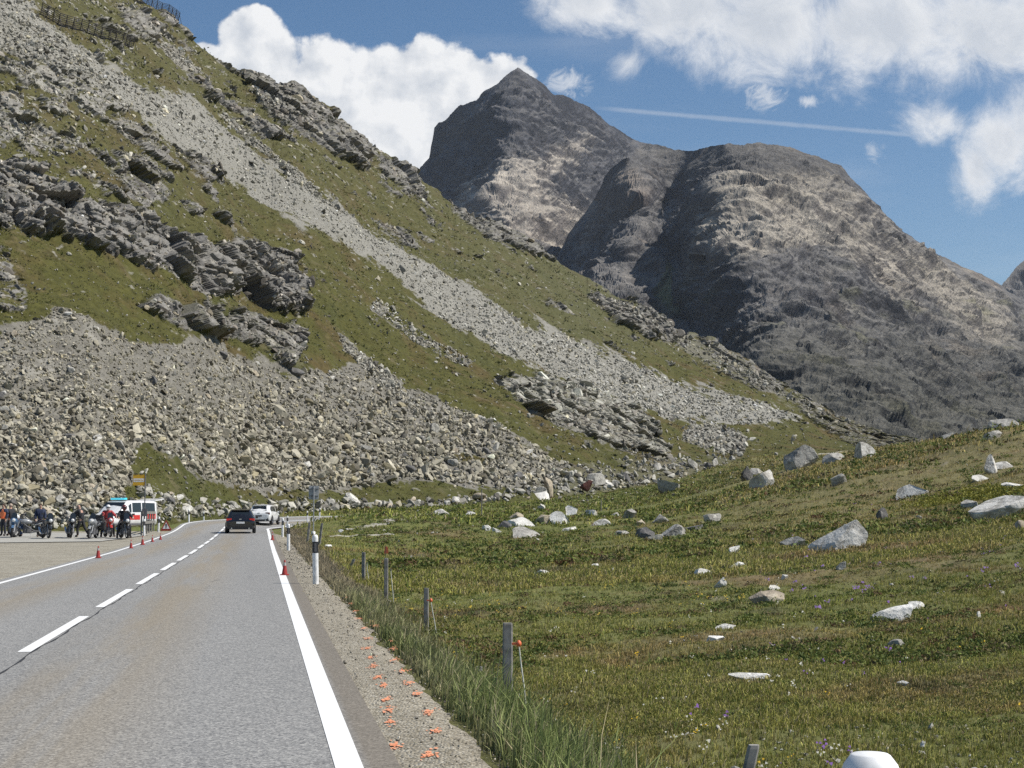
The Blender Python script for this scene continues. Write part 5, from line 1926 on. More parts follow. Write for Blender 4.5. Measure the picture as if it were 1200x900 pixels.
cone0 = make_cone()
cones = [(333.5, 674, .55, 'red traffic cone with grey band on the right edge line, nearest of all'),
         (319.2, 633, .62, 'small distant red cone on the right edge line near the bend'),
         (115, 654, .60, 'red cone standing alone on the left edge line at the gravel'),
         (153.5, 642.5, .53, 'dark red cone on the left edge line, before the rack'),
         (167, 638.5, .60, 'bright red cone in front of the marker post at the rack\'s near end'),
         (178.5, 635, .5, 'red cone in front of the middle of the wooden rack'),
         (188, 632.5, .5, 'red cone at the far end of the wooden rack')]
for i, (px, py, s, lb) in enumerate(cones):
    o = cone0 if i == 0 else copy_tree(cone0)
    a, e = ae(px, py)
    Y = -H / float(e)
    for _ in range(8):
        S, T = road_ST(np.array([float(a) * Y]), np.array([Y]))
        Y = (float(road_z(S, T)[0]) + .003 - H) / float(e)
    o.location = (float(a) * Y, Y, H + float(e) * Y)
    o.scale = (s * .92, s * .92, s * 1.15)
    o.rotation_euler = (0, 0, random.uniform(0, 1.5))
    o['label'] = lb


# ------------------------------------------------------------------ fence posts, stakes, poles on the meadow
def fence_post(px, py_top, py_base, Y, wd, label, lean=0.0, m=WOOD, tip=None, group='weathered fence posts', name='fence_post', cat='fence post'):
    b = on_ground(px, Y)
    tp = at_depth(px, py_top, Y)
    h = tp.z - b.z
    mb = MB()
    w = wd
    rings = []
    for z, q in ((-.3, 1.0), (h * .3, 1.0), (h * .7, .97), (h - .02, .95), (h, .86)):
        rings.append([(sx * w * q / 2 + lean * z, sy * w * q * .4, z) for sx, sy in ((-.7, -1), (.7, -1), (1, -.7), (1, .7), (.7, 1), (-.7, 1), (-1, .7), (-1, -.7))])
    mb.loft(rings, 0, True, False)
    t = empty(name, b, random.uniform(-.1, .1), label, cat, group)
    mb.build('shaft', [m], t)
    return t, h


for a_ in ((595, 730, 828, 15.6, .105, 'thick weathered grey fence post, largest in the meadow'),
           (848, 873, 1000, 8.4, .062, 'slanted top of a grey fence post at the bottom edge of the picture', .24),
           (500, 689, 740, 25.4, .082, 'thin grey fence post, next beyond the thick one along the verge'),
           (453, 654, 705, 34, .09, 'grey fence post with a pale stake on its right, below the orange flag'),
           (426.5, 647, 688, 41, .095, 'straight grey fence post between the leaning one and the flagged one'),
           (410, 655, 673, 50, .10, 'short grey fence post leaning far to the right', .45),
           (374.5, 613, 634, 72, .11, 'grey wooden post right of the grey sign pole', .12),
           (360.5, 612, 634, 75, .12, 'grey wooden post left of the grey sign pole', .10)):
    fence_post(*a_)
t_, h_ = fence_post(562, 781, 803, 17.6, .075, 'short stump of a broken post in the verge grass with a white insulator', m=DWOOD, name='post_stump')
MB().box((.02, -.045, h_ - .05), (.07, .02, .035), 0, bev=.006).build('insulator', [WHITE], t_)

M_FIB = mat('fibre_stake', (.62, .62, .55), .5)
M_ORT = mat('orange_cap', (.75, .16, .06), .5)


def stake(x0, y0, x1, y1, Y, label, cap=True, m=M_FIB, wd=.016, group='thin electric fence stakes'):
    b = on_ground(x1, Y)
    tp = at_depth(x0, y0, Y)
    d = tp - b
    t = empty('fence_stake', b, 0, label, 'fence stake', group)
    MB().tube([d * -.12, d * .35 + Vector((.006, 0, 0)), d * .7, d], [wd * .55, wd * .5, wd * .45, wd * .4], 7).build('shaft', [m], t)
    if cap:
        MB().lathe([(wd * .9, -.02), (wd * 1.6, -.005), (wd * 1.6, .015), (wd * .8, .035), (.001, .04)], 10).box((-.03, 0, .005), (.075, .02, .02), 0).build('cap', [M_ORT], t, d)
    else:
        MB().lathe([(wd * .8, -.02), (wd * .8, .03)], 8).build('cap', [GREYP], t, d)
    return t


stake(608, 755, 616, 836, 14.9, 'thin pale stake with an orange cap beside the thickest fence post')
stake(505, 704, 512, 745, 24.8, 'thin pale stake with a pinkish cap beside the second fence post')
stake(458, 668, 462, 716, 32.5, 'pale stake with a dark top right of the fence post under the orange flag', False)
stake(430, 660, 433, 694, 40, 'pale stake with no orange cap beside the straight grey fence post', False)
stake(412, 666, 412, 682, 48, 'short thin pale stake beside the leaning fence post', False, wd=.012)

# orange marker flag on a thin wire beside the post
b = on_ground(452.5, 45)
tp = at_depth(452.5, 640, 45)
t_ = empty('marker_flag', b, 0, 'small orange flag on a thin wire above the line of fence posts', 'flag')
hh_ = tp.z - b.z
MB().tube([(0, 0, -.15), (0, 0, hh_)], .010, 6).build('wire', [GREYP], t_)
MB().prism([(-.05, hh_ - .22), (.07, hh_ - .21), (.06, hh_ - .05), (.02, hh_), (-.03, hh_ - .02)], .012, 0, 'xz').build('flag', [M_ORT], t_)

# distant thin poles in the meadow
for (px, y0, Y, lb) in ((564.5, 574, 150, 'thin grey pole standing alone in front of the scree foot'), (704.5, 586, 165, 'short thin pole in the green bank below the rocky outcrop')):
    b = on_ground(px, Y)
    h = at_depth(px, y0, Y).z - b.z
    t_ = empty('pole', b, 0, lb, 'pole')
    MB().tube([(0, 0, -.2), (0, 0, h)], .05, 8).build('shaft', [DWOOD], t_)
    MB().box((0, 0, h + .03), (.14, .14, .05)).build('cap', [DWOOD], t_)

# ------------------------------------------------------------------ signs
# the back of a road sign on a steel pole
Y = 92.0
b = on_ground(367.5, Y)
top = at_depth(368, 569, Y).z - b.z
t_ = empty('road_sign', b, road_head(60), 'grey back of a rectangular road sign on a thin steel pole by the bend', 'road sign')
MB().tube([(0, 0, -.2), (0, 0, top)], .035, 10).build('pole', [STEEL], t_)
MB().box((0, .05, top - .42), (.60, .025, .82), 0, bev=.008).build('panel', [STEEL], t_)
mb = MB()
for z in (top - .2, top - .62):
    mb.box((0, .02, z), (.52, .03, .05))
mb.build('bracket', [GREYP], t_)
MB().lathe([(.12, -.1), (.12, .16), (.09, .18)], 10).build('footing', [WHITE], t_)

# bus stop sign: orange-yellow board with a white band
Y = 88.0
x_ = float(ae(169.5, 600)[0]) * Y
b = Vector((x_, Y, .02))
h = at_depth(169, 556, Y).z - b.z
t_ = empty('bus_stop_sign', b, .05, 'orange-yellow bus stop board with a white band on a thin dark pole', 'bus stop sign')
MB().tube([(0, 0, -.1), (0, 0, h + .03)], .032, 10).build('pole', [GREYP], t_)
MB().box((-.36, 0, h - .32), (.66, .035, .62), 0, bev=.006).build('board', [YEL], t_)
MB().box((-.36, -.019, h - .33), (.60, .006, .20), 0, bev=.002).build('white_band', [WHITE], t_)
mb = MB()
for k_ in range(9):
    mb.box((-.60 + k_ * .06, -.0235, h - .33), (.034 if k_ % 3 else .02, .003, .055))
mb.build('lettering', [YEL], t_)
MB().box((-.52, -.0, h + .025), (.20, .05, .06)).box((-.22, 0, h + .025), (.20, .05, .06)).build('emblem', [BLACK], t_)
MB().box((0, -.05, 1.45), (.30, .04, .42), 0, bev=.01).build('timetable', [GREYP], t_)

# wooden rack by the lay-by
b0, b1 = on_road(90, -4.25), on_road(103, -4.4)
dv_ = b1 - b0
L_ = math.hypot(dv_.x, dv_.y)
t_ = empty('wooden_rack', b0, math.atan2(dv_.y, dv_.x), 'grey rack of upright posts and two rails between two marker posts', 'rack')
for k_ in range(6):
    x = .3 + k_ * (L_ - .6) / 5
    MB().box((x, 0, .65), (.11, .09, 1.50), 0, bev=.02).build('upright', [DWOOD], t_)
for z in (.72, 1.30):
    MB().box((L_ / 2, -.08, z), (L_ - .2, .05, .16), 0).build('rail', [DWOOD], t_)

# folding warning triangle on the verge
Y = 100.0
b = Vector((float(ae(195, 600)[0]) * Y, Y, 0.17))
t_ = empty('warning_sign', b, .12, 'red-bordered white warning triangle standing on the ground beyond the rack', 'warning sign')
s = .62
tri = [(-s * .58, .12), (s * .58, .12), (0, .12 + s * 1.15)]
MB().prism(tri, .03, 0, 'xz').build('border', [RED], t_)
tri2 = [(q_ * .62, .12 + .125 + (z_ - .12) * .60) for q_, z_ in tri]
MB().prism(tri2, .006, 0, 'xz', -.019).build('field', [WHITE], t_)
MB().prism([(-.035, .36), (.035, .36), (.045, .56), (-.045, .56)], .004, 0, 'xz', -.024).prism([(-.035, .285), (.035, .285), (.035, .335), (-.035, .335)], .004, 0, 'xz', -.024).build('exclamation_mark', [BLACK], t_)
for sx in (-1, 1):
    MB().tube([(sx * .30, 0, .16), (sx * .30, .02, -.02)], .018, 6).tube([(sx * .30, 0, .3), (sx * .28, .4, -.02)], .014, 6).build('leg', [STEEL], t_)


# ------------------------------------------------------------------ cars
def body_ring(y, w, zb, zbelt, zt, wt):
    """half section mirrored, 14 points"""
    cab = zt > zbelt + .12
    if cab:
        half = [(0, zb), (w * .80, zb), (w * .97, zb + .10), (w, zb + (zbelt - zb) * .55), (w * .965, zbelt), (wt, zt - .07), (wt * .80, zt), (0, zt + .012)]
    else:
        half = [(0, zb), (w * .80, zb), (w * .97, zb + .10), (w, zb + (zbelt - zb) * .55), (w * .965, zbelt), (w * .90, zbelt + (zt - zbelt) * .7), (w * .72, zt), (0, zt + .008)]
    return [(x, y, z) for x, z in half] + [(-x, y, z) for x, z in half[-2:0:-1]]


def car_body(stations):
    """denser, rounded loft through the stations"""
    st = np.array(stations, float)
    rings = []
    for i in range(len(st) - 1):
        n = 3
        for k in range(n):
            rings.append(body_ring(*(st[i] + (st[i + 1] - st[i]) * k / n)))
    rings.append(body_ring(*st[-1]))
    return rings


def side_quad(st, i, j, lo=.10, hi_=.88, a=.06, b=.94, out=.012, sx=1):
    """window panel between stations i and j on the side of the cabin"""
    def P(s, f):
        y, w, zb, zbelt, zt, wt = s
        p0, p1 = Vector((w * .965, y, zbelt)), Vector((wt, y, zt - .07))
        return p0 + (p1 - p0) * f
    def S(u):
        return [st[i][k] + (st[j][k] - st[i][k]) * u for k in range(6)]
    q = [P(S(a), lo), P(S(b), lo), P(S(b), hi_), P(S(a), hi_)]
    n = (q[1] - q[0]).cross(q[3] - q[0]).normalized()
    if n.x < 0:
        n = -n
    q = [(p.x + n.x * out) * sx for p in q], [p.y + n.y * out for p in q], [p.z + n.z * out for p in q]
    q = [Vector((q[0][k], q[1][k], q[2][k])) for k in range(4)]
    nn = Vector((n.x * sx, n.y, n.z))
    return q, nn


def panel(q, n, th=.02):
    vs = list(q) + [p - n * th for p in q]
    return MB().add(vs, [[0, 1, 2, 3], [7, 6, 5, 4], [0, 1, 5, 4], [1, 2, 6, 5], [2, 3, 7, 6], [3, 0, 4, 7]])


def end_quad(pts, out, th=.02):
    q = [Vector(p) for p in pts]
    n = (q[1] - q[0]).cross(q[3] - q[0]).normalized()
    if n.dot(Vector(out)) < 0:
        n = -n
    return panel([p + n * .012 for p in q], n, th)


def wheel(x, y, r, w, parent, rim=CHROME):
    sg = 1 if x > 0 else -1
    wt = MB().lathe([(r * .62, -w / 2), (r * .93, -w / 2), (r, -w * .32), (r, w * .32), (r * .93, w / 2), (r * .62, w / 2)], 24, axis='x', caps=False).build('wheel', [RUBBER], parent, (x, y, r))
    mb = MB().lathe([(.001, sg * w * .30), (r * .2, sg * w * .34), (r * .24, sg * w * .2), (r * .60, sg * w * .2), (r * .64, sg * w * .46)], 20, axis='x', caps=False)
    for k in range(5):
        a = k * 2 * math.pi / 5
        mb.box((sg * w * .30, r * .38 * math.cos(a), r * .38 * math.sin(a)), (w * .10, r * .5, r * .13), 0, Matrix.Rotation(a, 3, 'X'))
    mb.build('rim', [rim], wt)
    return wt


def make_suv(name, loc, rz, label, paintm, dark_trim, lampm, plate=True):
    t = empty(name, loc, rz, label, 'car')
    st = [(-2.30, .70, .46, .74, .80, .60), (-2.27, .84, .36, .86, .93, .74), (-2.18, .90, .27, .98, 1.04, .80), (-2.04, .92, .25, 1.03, 1.22, .74), (-1.74, .925, .25, 1.04, 1.52, .66), (-1.50, .93, .25, 1.04, 1.61, .655),
          (-.6, .93, .25, 1.03, 1.655, .67), (.25, .93, .25, 1.01, 1.63, .67), (.65, .925, .25, 1.0, 1.50, .68), (1.15, .92, .25, .97, 1.12, .76), (1.9, .90, .26, .86, .95, .70), (2.2, .82, .32, .76, .82, .6), (2.32, .66, .40, .62, .66, .5)]
    MB().loft(car_body(st), 0, True, True).build('body', [paintm], t)
    for sx in (1, -1):
        for (i, j, a, b) in ((4, 6, .12, .96), (6, 7, .03, .97), (7, 9, .05, .72)):
            q, n = side_quad(st, i, j, a=a, b=b, sx=sx)
            panel(q, n).build('side_window', [GLASS], t)
        MB().box((sx * 1.02, .62, 1.06), (.16, .10, .13), 0, bev=.03).build('mirror', [paintm], t)
        q = MB().box((sx * .72, -2.23, .93), (.34, .09, .15), 0, bev=.03)
        q.build('tail_light', [lampm], t)
        for y in (-1.42, 1.42):
            MB().lathe([(.41, -.05), (.41, .05)], 22, axis='x').build('wheel_arch', [dark_trim], t, (sx * .892, y, .36))
            wheel(sx * .86, y, .355, .22, t)
    end_quad([(-.60, -2.10, 1.13), (.60, -2.10, 1.13), (.53, -1.80, 1.48), (-.53, -1.80, 1.48)], (0, -1, .6)).build('rear_window', [GLASS], t)
    end_quad([(.70, 1.08, 1.13), (-.70, 1.08, 1.13), (-.58, .42, 1.56), (.58, .42, 1.56)], (0, 1, 1)).build('windscreen', [GLASS], t)
    MB().box((0, -2.20, .42), (1.62, .18, .26), 0, bev=.06).build('bumper', [dark_trim], t)
    MB().box((0, -2.315, .72), (.52, .02, .13), 0, bev=.006).build('number_plate', [PLATE if plate else GREYP], t)
    MB().box((0, -1.72, 1.585), (1.14, .30, .045), 0, bev=.02, rot=Matrix.Rotation(.10, 3, 'X')).build('roof_spoiler', [paintm], t)
    MB().box((0, -2.265, .955), (.16, .04, .05), 0, bev=.01).build('badge', [CHROME], t)
    for sx in (1, -1):
        MB().tube([(sx * .62, -1.3, 1.66), (sx * .625, -.4, 1.71), (sx * .62, .3, 1.66)], .018, 6).build('roof_rail', [dark_trim], t)
        MB().lathe([(.045, -.06), (.05, .05)], 10, axis='y').build('exhaust', [CHROME], t, (sx * .55, -2.29, .33))
    return t


S_b, T_b = 97.0, 1.25
make_suv('car', on_road(S_b, T_b), road_head(S_b), 'black estate car seen from behind with its red tail lights on', CARBLK, BLACK, LAMP_R).scale = (.95, .95, .88)
pb = at_depth(309.5, 616, 123)
S_w, T_w = road_ST(np.array([pb.x]), np.array([pb.y]))
make_suv('car', on_road(float(S_w[0]), float(T_w[0])), road_head(100) - R(11), 'white estate car turning into the bend ahead of the black one', CARWHT, BLACK, LAMP_D, False).scale = (.98, 1, .95)
# ------------------------------------------------------------------ emergency van
def lay(px, Y):
    """a spot on the lay-by"""
    x = float(ae(px, 600)[0]) * Y
    return Vector((x, Y, float(lot_z(np.array([x]), np.array([Y]))[0]) + .028))


def make_van(loc, rz):
    t = empty('van', loc, rz, 'white emergency van with a red stripe, blue beacon and raised tailgate parked in the lay-by', 'van')
    st = [(-2.42, .90, .40, 1.10, 1.88, .84), (-2.36, .94, .32, 1.12, 1.94, .84), (-2.0, .955, .28, 1.12, 1.965, .85), (-.7, .955, .28, 1.11, 1.965, .85), (.35, .955, .28, 1.10, 1.955, .85), (.78, .955, .28, 1.10, 1.88, .84), (1.55, .95, .28, 1.08, 1.24, .84),
          (1.75, .945, .28, 1.02, 1.10, .84), (2.25, .90, .30, .88, .94, .72), (2.42, .80, .36, .70, .76, .6), (2.47, .68, .42, .6, .64, .5)]
    MB().loft(car_body(st), 0, True, True).build('body', [CARWHT], t)
    for sx in (1, -1):
        for (i, j, a, b) in ((1, 3, .10, .96), (3, 4, .04, .95), (4, 6, .05, .66)):
            q, n = side_quad(st, i, j, a=a, b=b, sx=sx, lo=.12, hi_=.90)
            panel(q, n).build('side_window', [GLASS], t)
        # red stripe along the flank, in a door piece and a rear piece
        MB().box((sx * .957, .42, .86), (.018, 1.75, .30), 0).build('red_stripe', [VANRED], t)
        e_ = MB().box((sx * .969, .35, .86), (.010, .22, .07)).box((sx * .9695, .35, .86), (.009, .07, .22))
        e_.box((sx * .969, .90, .86), (.010, .42, .045)).box((sx * .969, .86, .93), (.010, .30, .03))
        e_.build('emblem', [WHITE], t)
        for k_ in range(4):
            MB().box((sx * .957, -1.35 - k_ * .26, .92), (.018, .13, .34), 0).build('red_stripe', [VANRED], t)
        m_ = MB().box((sx * 1.07, 1.02, 1.18), (.22, .12, .26), 0, bev=.04)
        m_.build('mirror', [CARWHT], t)
        MB().box((sx * .70, 2.31, .78), (.30, .18, .18), 0, bev=.05).build('headlight', [LAMP_W], t)
        MB().box((sx * .80, -2.40, 1.0), (.12, .06, .42), 0, bev=.02).build('tail_light', [LAMP_D], t)
        MB().box((sx * .958, .9, .42), (.02, 3.0, .10), 0).build('side_trim', [GREYP], t)
        for y in (-1.45, 1.50):
            MB().lathe([(.385, -.05), (.385, .05)], 22, axis='x').build('wheel_arch', [BLACK], t, (sx * .915, y, .34))
            wheel(sx * .88, y, .33, .22, t)
    end_quad([(.80, 1.52, 1.20), (-.80, 1.52, 1.20), (-.74, .86, 1.84), (.74, .86, 1.84)], (0, 1, 1)).build('windscreen', [GLASS], t)
    MB().box((0, 2.40, .46), (1.66, .22, .26), 0, bev=.06).build('bumper', [GREYP], t)
    MB().box((0, 2.44, .66), (.95, .05, .12), 0, bev=.02).build('grille', [BLACK], t)
    MB().box((0, 2.52, .47), (.52, .02, .12), 0, bev=.005).build('number_plate', [PLATE], t)
    MB().box((0, 1.95, 1.005), (1.0, .5, .012), 0).build('bonnet_stripe', [VANRED], t)
    lb_ = MB().box((0, .55, 2.06), (1.15, .30, .13), 0, bev=.05).build('light_bar', [BLUE], t)
    MB().box((0, .55, 1.985), (1.25, .22, .05), 0).build('light_bar_mount', [GREYP], lb_)
    MB().box((0, -2.88, 2.02), (1.60, 1.10, .06), 0, bev=.05, rot=Matrix.Rotation(R(-7), 3, 'X')).build('tailgate', [CARWHT], t)
    for sx in (1, -1):
        MB().tube([(sx * .72, -2.36, 1.55), (sx * .72, -2.75, 1.98)], .018, 6).build('gas_strut', [STEEL], t)
    MB().box((0, -2.38, 1.02), (1.5, .06, 1.1), 0).build('cargo_opening', [BLACK], t)
    return t


Y = 100.0
van = make_van(lay(145, 101), R(180) - R(22))


# ------------------------------------------------------------------ motorcycles
def make_bike(body, label, box=False, fairing=True, light=True):
    t = empty('motorcycle', (0, 0, 0), 0, label, 'motorcycle', 'motorcycles parked in the lay-by')
    for y, r_, w_ in ((.74, .31, .12), (-.72, .315, .17)):
        prof = [(r_ - w_ * .75, -w_ * .42), (r_ - w_ * .3, -w_ * .5), (r_ - w_ * .06, -w_ * .25), (r_, 0), (r_ - w_ * .06, w_ * .25), (r_ - w_ * .3, w_ * .5), (r_ - w_ * .75, w_ * .42)]
        wh = MB().lathe(prof, 26, axis='x', caps=False).build('wheel', [RUBBER], t, (0, y, r_))
        mb = MB().lathe([(r_ - w_ * .78, -.035), (r_ - w_ * .70, -.03), (r_ - w_ * .70, .03), (r_ - w_ * .78, .035)], 22, axis='x', caps=False)
        for k in range(5):
            a = k * 2 * math.pi / 5
            mb.box((0, .11 * math.cos(a), .11 * math.sin(a)), (.03, .22, .028), 0, Matrix.Rotation(a, 3, 'X'))
        mb.lathe([(.04, -.07), (.04, .07)], 10, axis='x')
        mb.build('rim', [STEEL], wh)
        MB().lathe([(.13, 0), (.13, .006)], 16, axis='x').build('brake_disc', [CHROME], wh, (.05, 0, 0))
    # fork, swing arm, frame
    mb = MB()
    for sx in (-.085, .085):
        mb.tube([(sx, .74, .31), (sx, .60, .62), (sx, .46, .96)], [.026, .026, .022], 8)
    mb.build('fork', [STEEL], t)
    mb = MB()
    for sx in (-.10, .10):
        mb.box((sx, -.42, .34), (.04, .66, .08), 0, Matrix.Rotation(R(4), 3, 'X'))
    mb.build('swing_arm', [GREYP], t)
    MB().tube([(.10, .44, .86), (.16, .15, .62), (.14, -.15, .42), (.1, -.28, .34)], .032, 8).tube([(-.10, .44, .86), (-.16, .15, .62), (-.14, -.15, .42), (-.1, -.28, .34)], .032, 8).build('frame', [GREYP], t)
    MB().box((0, .08, .40), (.32, .46, .36), 0, bev=.07, taper=.85).box((.17, .02, .38), (.08, .24, .20), 0, bev=.03).box((-.17, .02, .38), (.08, .24, .20), 0, bev=.03).lathe([(.085, .16), (.085, .36)], 12, c=(0, .22, .34)).build('engine', [GREYP], t)
    MB().tube([(.13, .22, .26), (.16, -.1, .20), (.17, -.4, .26), (.20, -.72, .42), (.21, -.95, .52)], [.028, .028, .035, .062, .055], 10).build('exhaust', [CHROME], t)
    # tank
    rings = []
    for y, w_, zb, zt in ((.44, .07, .74, .86), (.38, .14, .70, .95), (.22, .185, .68, 1.0), (.02, .17, .70, .97), (-.12, .11, .72, .88), (-.17, .06, .74, .82)):
        rings.append([(w_ * math.cos(a), y, (zb + zt) / 2 + (zt - zb) / 2 * math.sin(a)) for a in [2 * math.pi * k / 12 for k in range(12)]])
    MB().loft(rings).build('tank', [body], t)
    rings = []
    for y, w_, zb, zt in ((-.08, .09, .72, .82), (-.22, .14, .72, .83), (-.50, .15, .75, .85), (-.56, .13, .80, .93), (-.86, .11, .86, .94), (-.98, .06, .90, .94)):
        rings.append([(w_ * math.cos(a), y, (zb + zt) / 2 + (zt - zb) / 2 * math.sin(a)) for a in [2 * math.pi * k / 10 for k in range(10)]])
    MB().loft(rings).build('seat', [BLACK], t)
    rings = []
    for y, w_, zb, zt in ((-.30, .13, .62, .74), (-.65, .13, .70, .82), (-.95, .08, .82, .90), (-1.05, .05, .84, .88)):
        rings.append([(w_ * math.cos(a), y, (zb + zt) / 2 + (zt - zb) / 2 * math.sin(a)) for a in [2 * math.pi * k / 10 for k in range(10)]])
    MB().loft(rings).build('tail', [body], t)
    MB().box((0, -1.04, .83), (.14, .03, .06), 0, bev=.01).build('tail_light', [LAMP_D], t)
    # front mudguard
    mb = MB()
    rings = []
    for a in [R(q) for q in range(35, 166, 16)]:
        cy, cz = .74 + .345 * math.cos(a), .31 + .345 * math.sin(a)
        rings.append([(-.075, cy, cz), (.075, cy, cz), (.06, .74 + .365 * math.cos(a), .31 + .365 * math.sin(a)), (-.06, .74 + .365 * math.cos(a), .31 + .365 * math.sin(a))])
    MB().loft(rings).build('mudguard', [body], t)
    # bars, mirrors, screen, lamp
    MB().tube([(-.40, .30, 1.06), (-.34, .34, 1.05), (-.14, .44, 1.0), (.14, .44, 1.0), (.34, .34, 1.05), (.40, .30, 1.06)], .014, 8).build('handlebar', [BLACK], t)
    for sx in (-1, 1):
        MB().tube([(sx * .30, .36, 1.05), (sx * .36, .40, 1.22)], .008, 6).box((sx * .38, .39, 1.25), (.14, .03, .085), 0, bev=.02).build('mirror', [BLACK], t)
        MB().tube([(sx * .33, .33, 1.05), (sx * .44, .27, 1.07)], .020, 8).build('grip', [RUBBER], t)
    rings = []
    for y, w_, zb, zt in ((.78, .06, .84, .92), (.72, .13, .78, 1.0), (.60, .19, .72, 1.08), (.44, .22, .62, 1.08), (.30, .20, .52, .98)):
        rings.append([(w_ * math.cos(a), y, (zb + zt) / 2 + (zt - zb) / 2 * math.sin(a)) for a in [2 * math.pi * k / 14 for k in range(14)]])
    if fairing:
        MB().loft(rings).build('fairing', [body], t)
        MB().loft([[(-.16, .66, 1.02), (.16, .66, 1.02), (.16, .655, 1.03), (-.16, .655, 1.03)], [(-.13, .52, 1.24), (.13, .52, 1.24), (.13, .512, 1.245), (-.13, .512, 1.245)], [(-.06, .46, 1.32), (.06, .46, 1.32), (.06, .452, 1.322), (-.06, .452, 1.322)]], sm=False).build('windscreen', [GLASS], t)
    MB().lathe([(.001, .07), (.07, .055), (.092, .03), (.095, -.06), (.05, -.10)], 16, axis='y').build('headlight', [LAMP_W if light else GREYP], t, (0, .76, .92))
    if box:
        for sx in (-1, 1):
            MB().box((sx * .32, -.70, .66), (.22, .50, .36), 0, bev=.05).build('pannier', [BLACK], t)
        MB().box((0, -.98, 1.06), (.42, .34, .30), 0, bev=.06).build('top_box', [BLACK], t)
    MB().tube([(-.10, -.05, .28), (-.30, -.12, 0.0)], .014, 6).build('kickstand', [STEEL], t)
    return t


B_BLUE = mat('blue_bike_paint', (.06, .13, .24), .3, coat=.5)
B_BLACK = mat('black_bike_paint', (.02, .02, .022), .3, coat=.5)
B_WHITE = mat('white_bike_paint', (.70, .70, .70), .3, coat=.5)
B_GREY = mat('grey_bike_paint', (.26, .27, .28), .35, coat=.4)
B_RED = mat('red_bike_paint', (.45, .04, .03), .3, coat=.5)
LOTZ = .03
bikes = [(15, 82.5, 195, B_BLUE, False, True, 'blue motorcycle nearest the two standing people at the far left of the lay-by'),
         (34, 83, 118, B_GREY, False, False, 'silver motorcycle standing side-on beside a white helmet'),
         (54, 80.5, 208, B_BLACK, False, True, 'black and white motorcycle turned to the right with its wheel rims bright'),
         (82, 81.5, 200, B_BLACK, False, True, 'black motorcycle with a pale round lamp beside the man in black'),
         (109, 80.3, 182, B_GREY, True, True, 'motorcycle with black side cases seen head-on in front of the van'),
         (127, 83, 205, B_WHITE, False, True, 'white and red motorcycle ridden by a person in a white helmet'),
         (146, 80.6, 206, B_BLACK, False, True, 'black motorcycle carrying the rider in black, nearest the bus stop sign')]
bike_obj = []
for (px, Y, rz, m_, bx, fr, lb) in bikes:
    o = make_bike(m_, lb, bx, fr)
    o.location = lay(px, Y)
    o.rotation_euler = (0, R(-6) if 'ridden' not in lb and 'carrying' not in lb else 0, R(rz))
    bike_obj.append(o)
hb = bike_obj[5]
for ch in hb.children:
    if ch.name.startswith('fairing') or ch.name.startswith('mudguard'):
        ch.data.materials[0] = B_RED


# ------------------------------------------------------------------ people
SKIN = mat('skin', (.48, .29, .21), .6)
M_JB = mat('black_cloth', (.022, .022, .026), .85)
M_DEN = mat('denim', (.055, .085, .15), .9)
M_NAVY = mat('navy_cloth', (.03, .04, .08), .9)
M_VEST = mat('orange_vest', (.85, .22, .08), .7)
M_DARK = mat('dark_trousers', (.035, .038, .05), .9)
M_GREY = mat('grey_cloth', (.22, .23, .24), .85)
M_HAIR = mat('brown_hair', (.06, .035, .02), .8)
M_HELW = mat('white_helmet', (.78, .78, .77), .25, coat=.5)
M_HELD = mat('dark_red_helmet', (.12, .02, .02), .3, coat=.5)
M_LEATHER = mat('black_leather', (.02, .018, .017), .6)


def skin_obj(name, pts, edges, rad, m, parent, root=0, sub=2):
    me = bpy.data.meshes.new(name)
    me.from_pydata([tuple(p) for p in pts], edges, [])
    o = bpy.data.objects.new(name, me)
    C.objects.link(o)
    md = o.modifiers.new('grow', 'SKIN')
    md.use_smooth_shade = True
    for i, r_ in enumerate(rad):
        me.skin_vertices[0].data[i].radius = (r_, r_) if not hasattr(r_, '__len__') else r_
        me.skin_vertices[0].data[i].use_root = (i == root)
    sb = o.modifiers.new('smooth', 'SUBSURF')
    sb.levels = sb.render_levels = sub
    dg = bpy.context.evaluated_depsgraph_get()
    ev = bpy.data.meshes.new_from_object(o.evaluated_get(dg))
    o.modifiers.clear()
    o.data = ev
    ev.name = name
    ev.materials.clear()
    ev.materials.append(m)
    ev.polygons.foreach_set('use_smooth', [True] * len(ev.polygons))
    o.parent = parent
    return o


STAND = dict(pel=(0, 0, .95), wai=(0, 0, 1.12), che=(0, .01, 1.34), nek=(0, .01, 1.50), hed=(0, .02, 1.66), top=(0, .01, 1.76),
             shL=(-.19, 0, 1.43), elL=(-.25, .0, 1.15), wrL=(-.24, .10, .92), shR=(.19, 0, 1.43), elR=(.25, .0, 1.15), wrR=(.24, .10, .92),
             hiL=(-.09, 0, .90), knL=(-.11, .02, .50), anL=(-.11, -.02, .09), toL=(-.13, .15, .035), hiR=(.09, 0, .90), knR=(.11, .02, .50), anR=(.11, -.02, .09), toR=(.13, .15, .035))
RIDE = dict(STAND, pel=(0, -.35, .93), wai=(0, -.33, 1.08), che=(0, -.20, 1.28), nek=(0, -.13, 1.43), hed=(0, -.06, 1.58), top=(0, -.08, 1.68),
            shL=(-.20, -.17, 1.36), elL=(-.34, .06, 1.16), wrL=(-.36, .26, 1.09), shR=(.20, -.17, 1.36), elR=(.34, .06, 1.16), wrR=(.36, .26, 1.09),
            hiL=(-.11, -.33, .90), knL=(-.29, .02, .66), anL=(-.34, -.12, .10), toL=(-.36, .06, .045), hiR=(.11, -.33, .90), knR=(.29, .02, .66), anR=(.34, -.12, .10), toR=(.36, .06, .045))
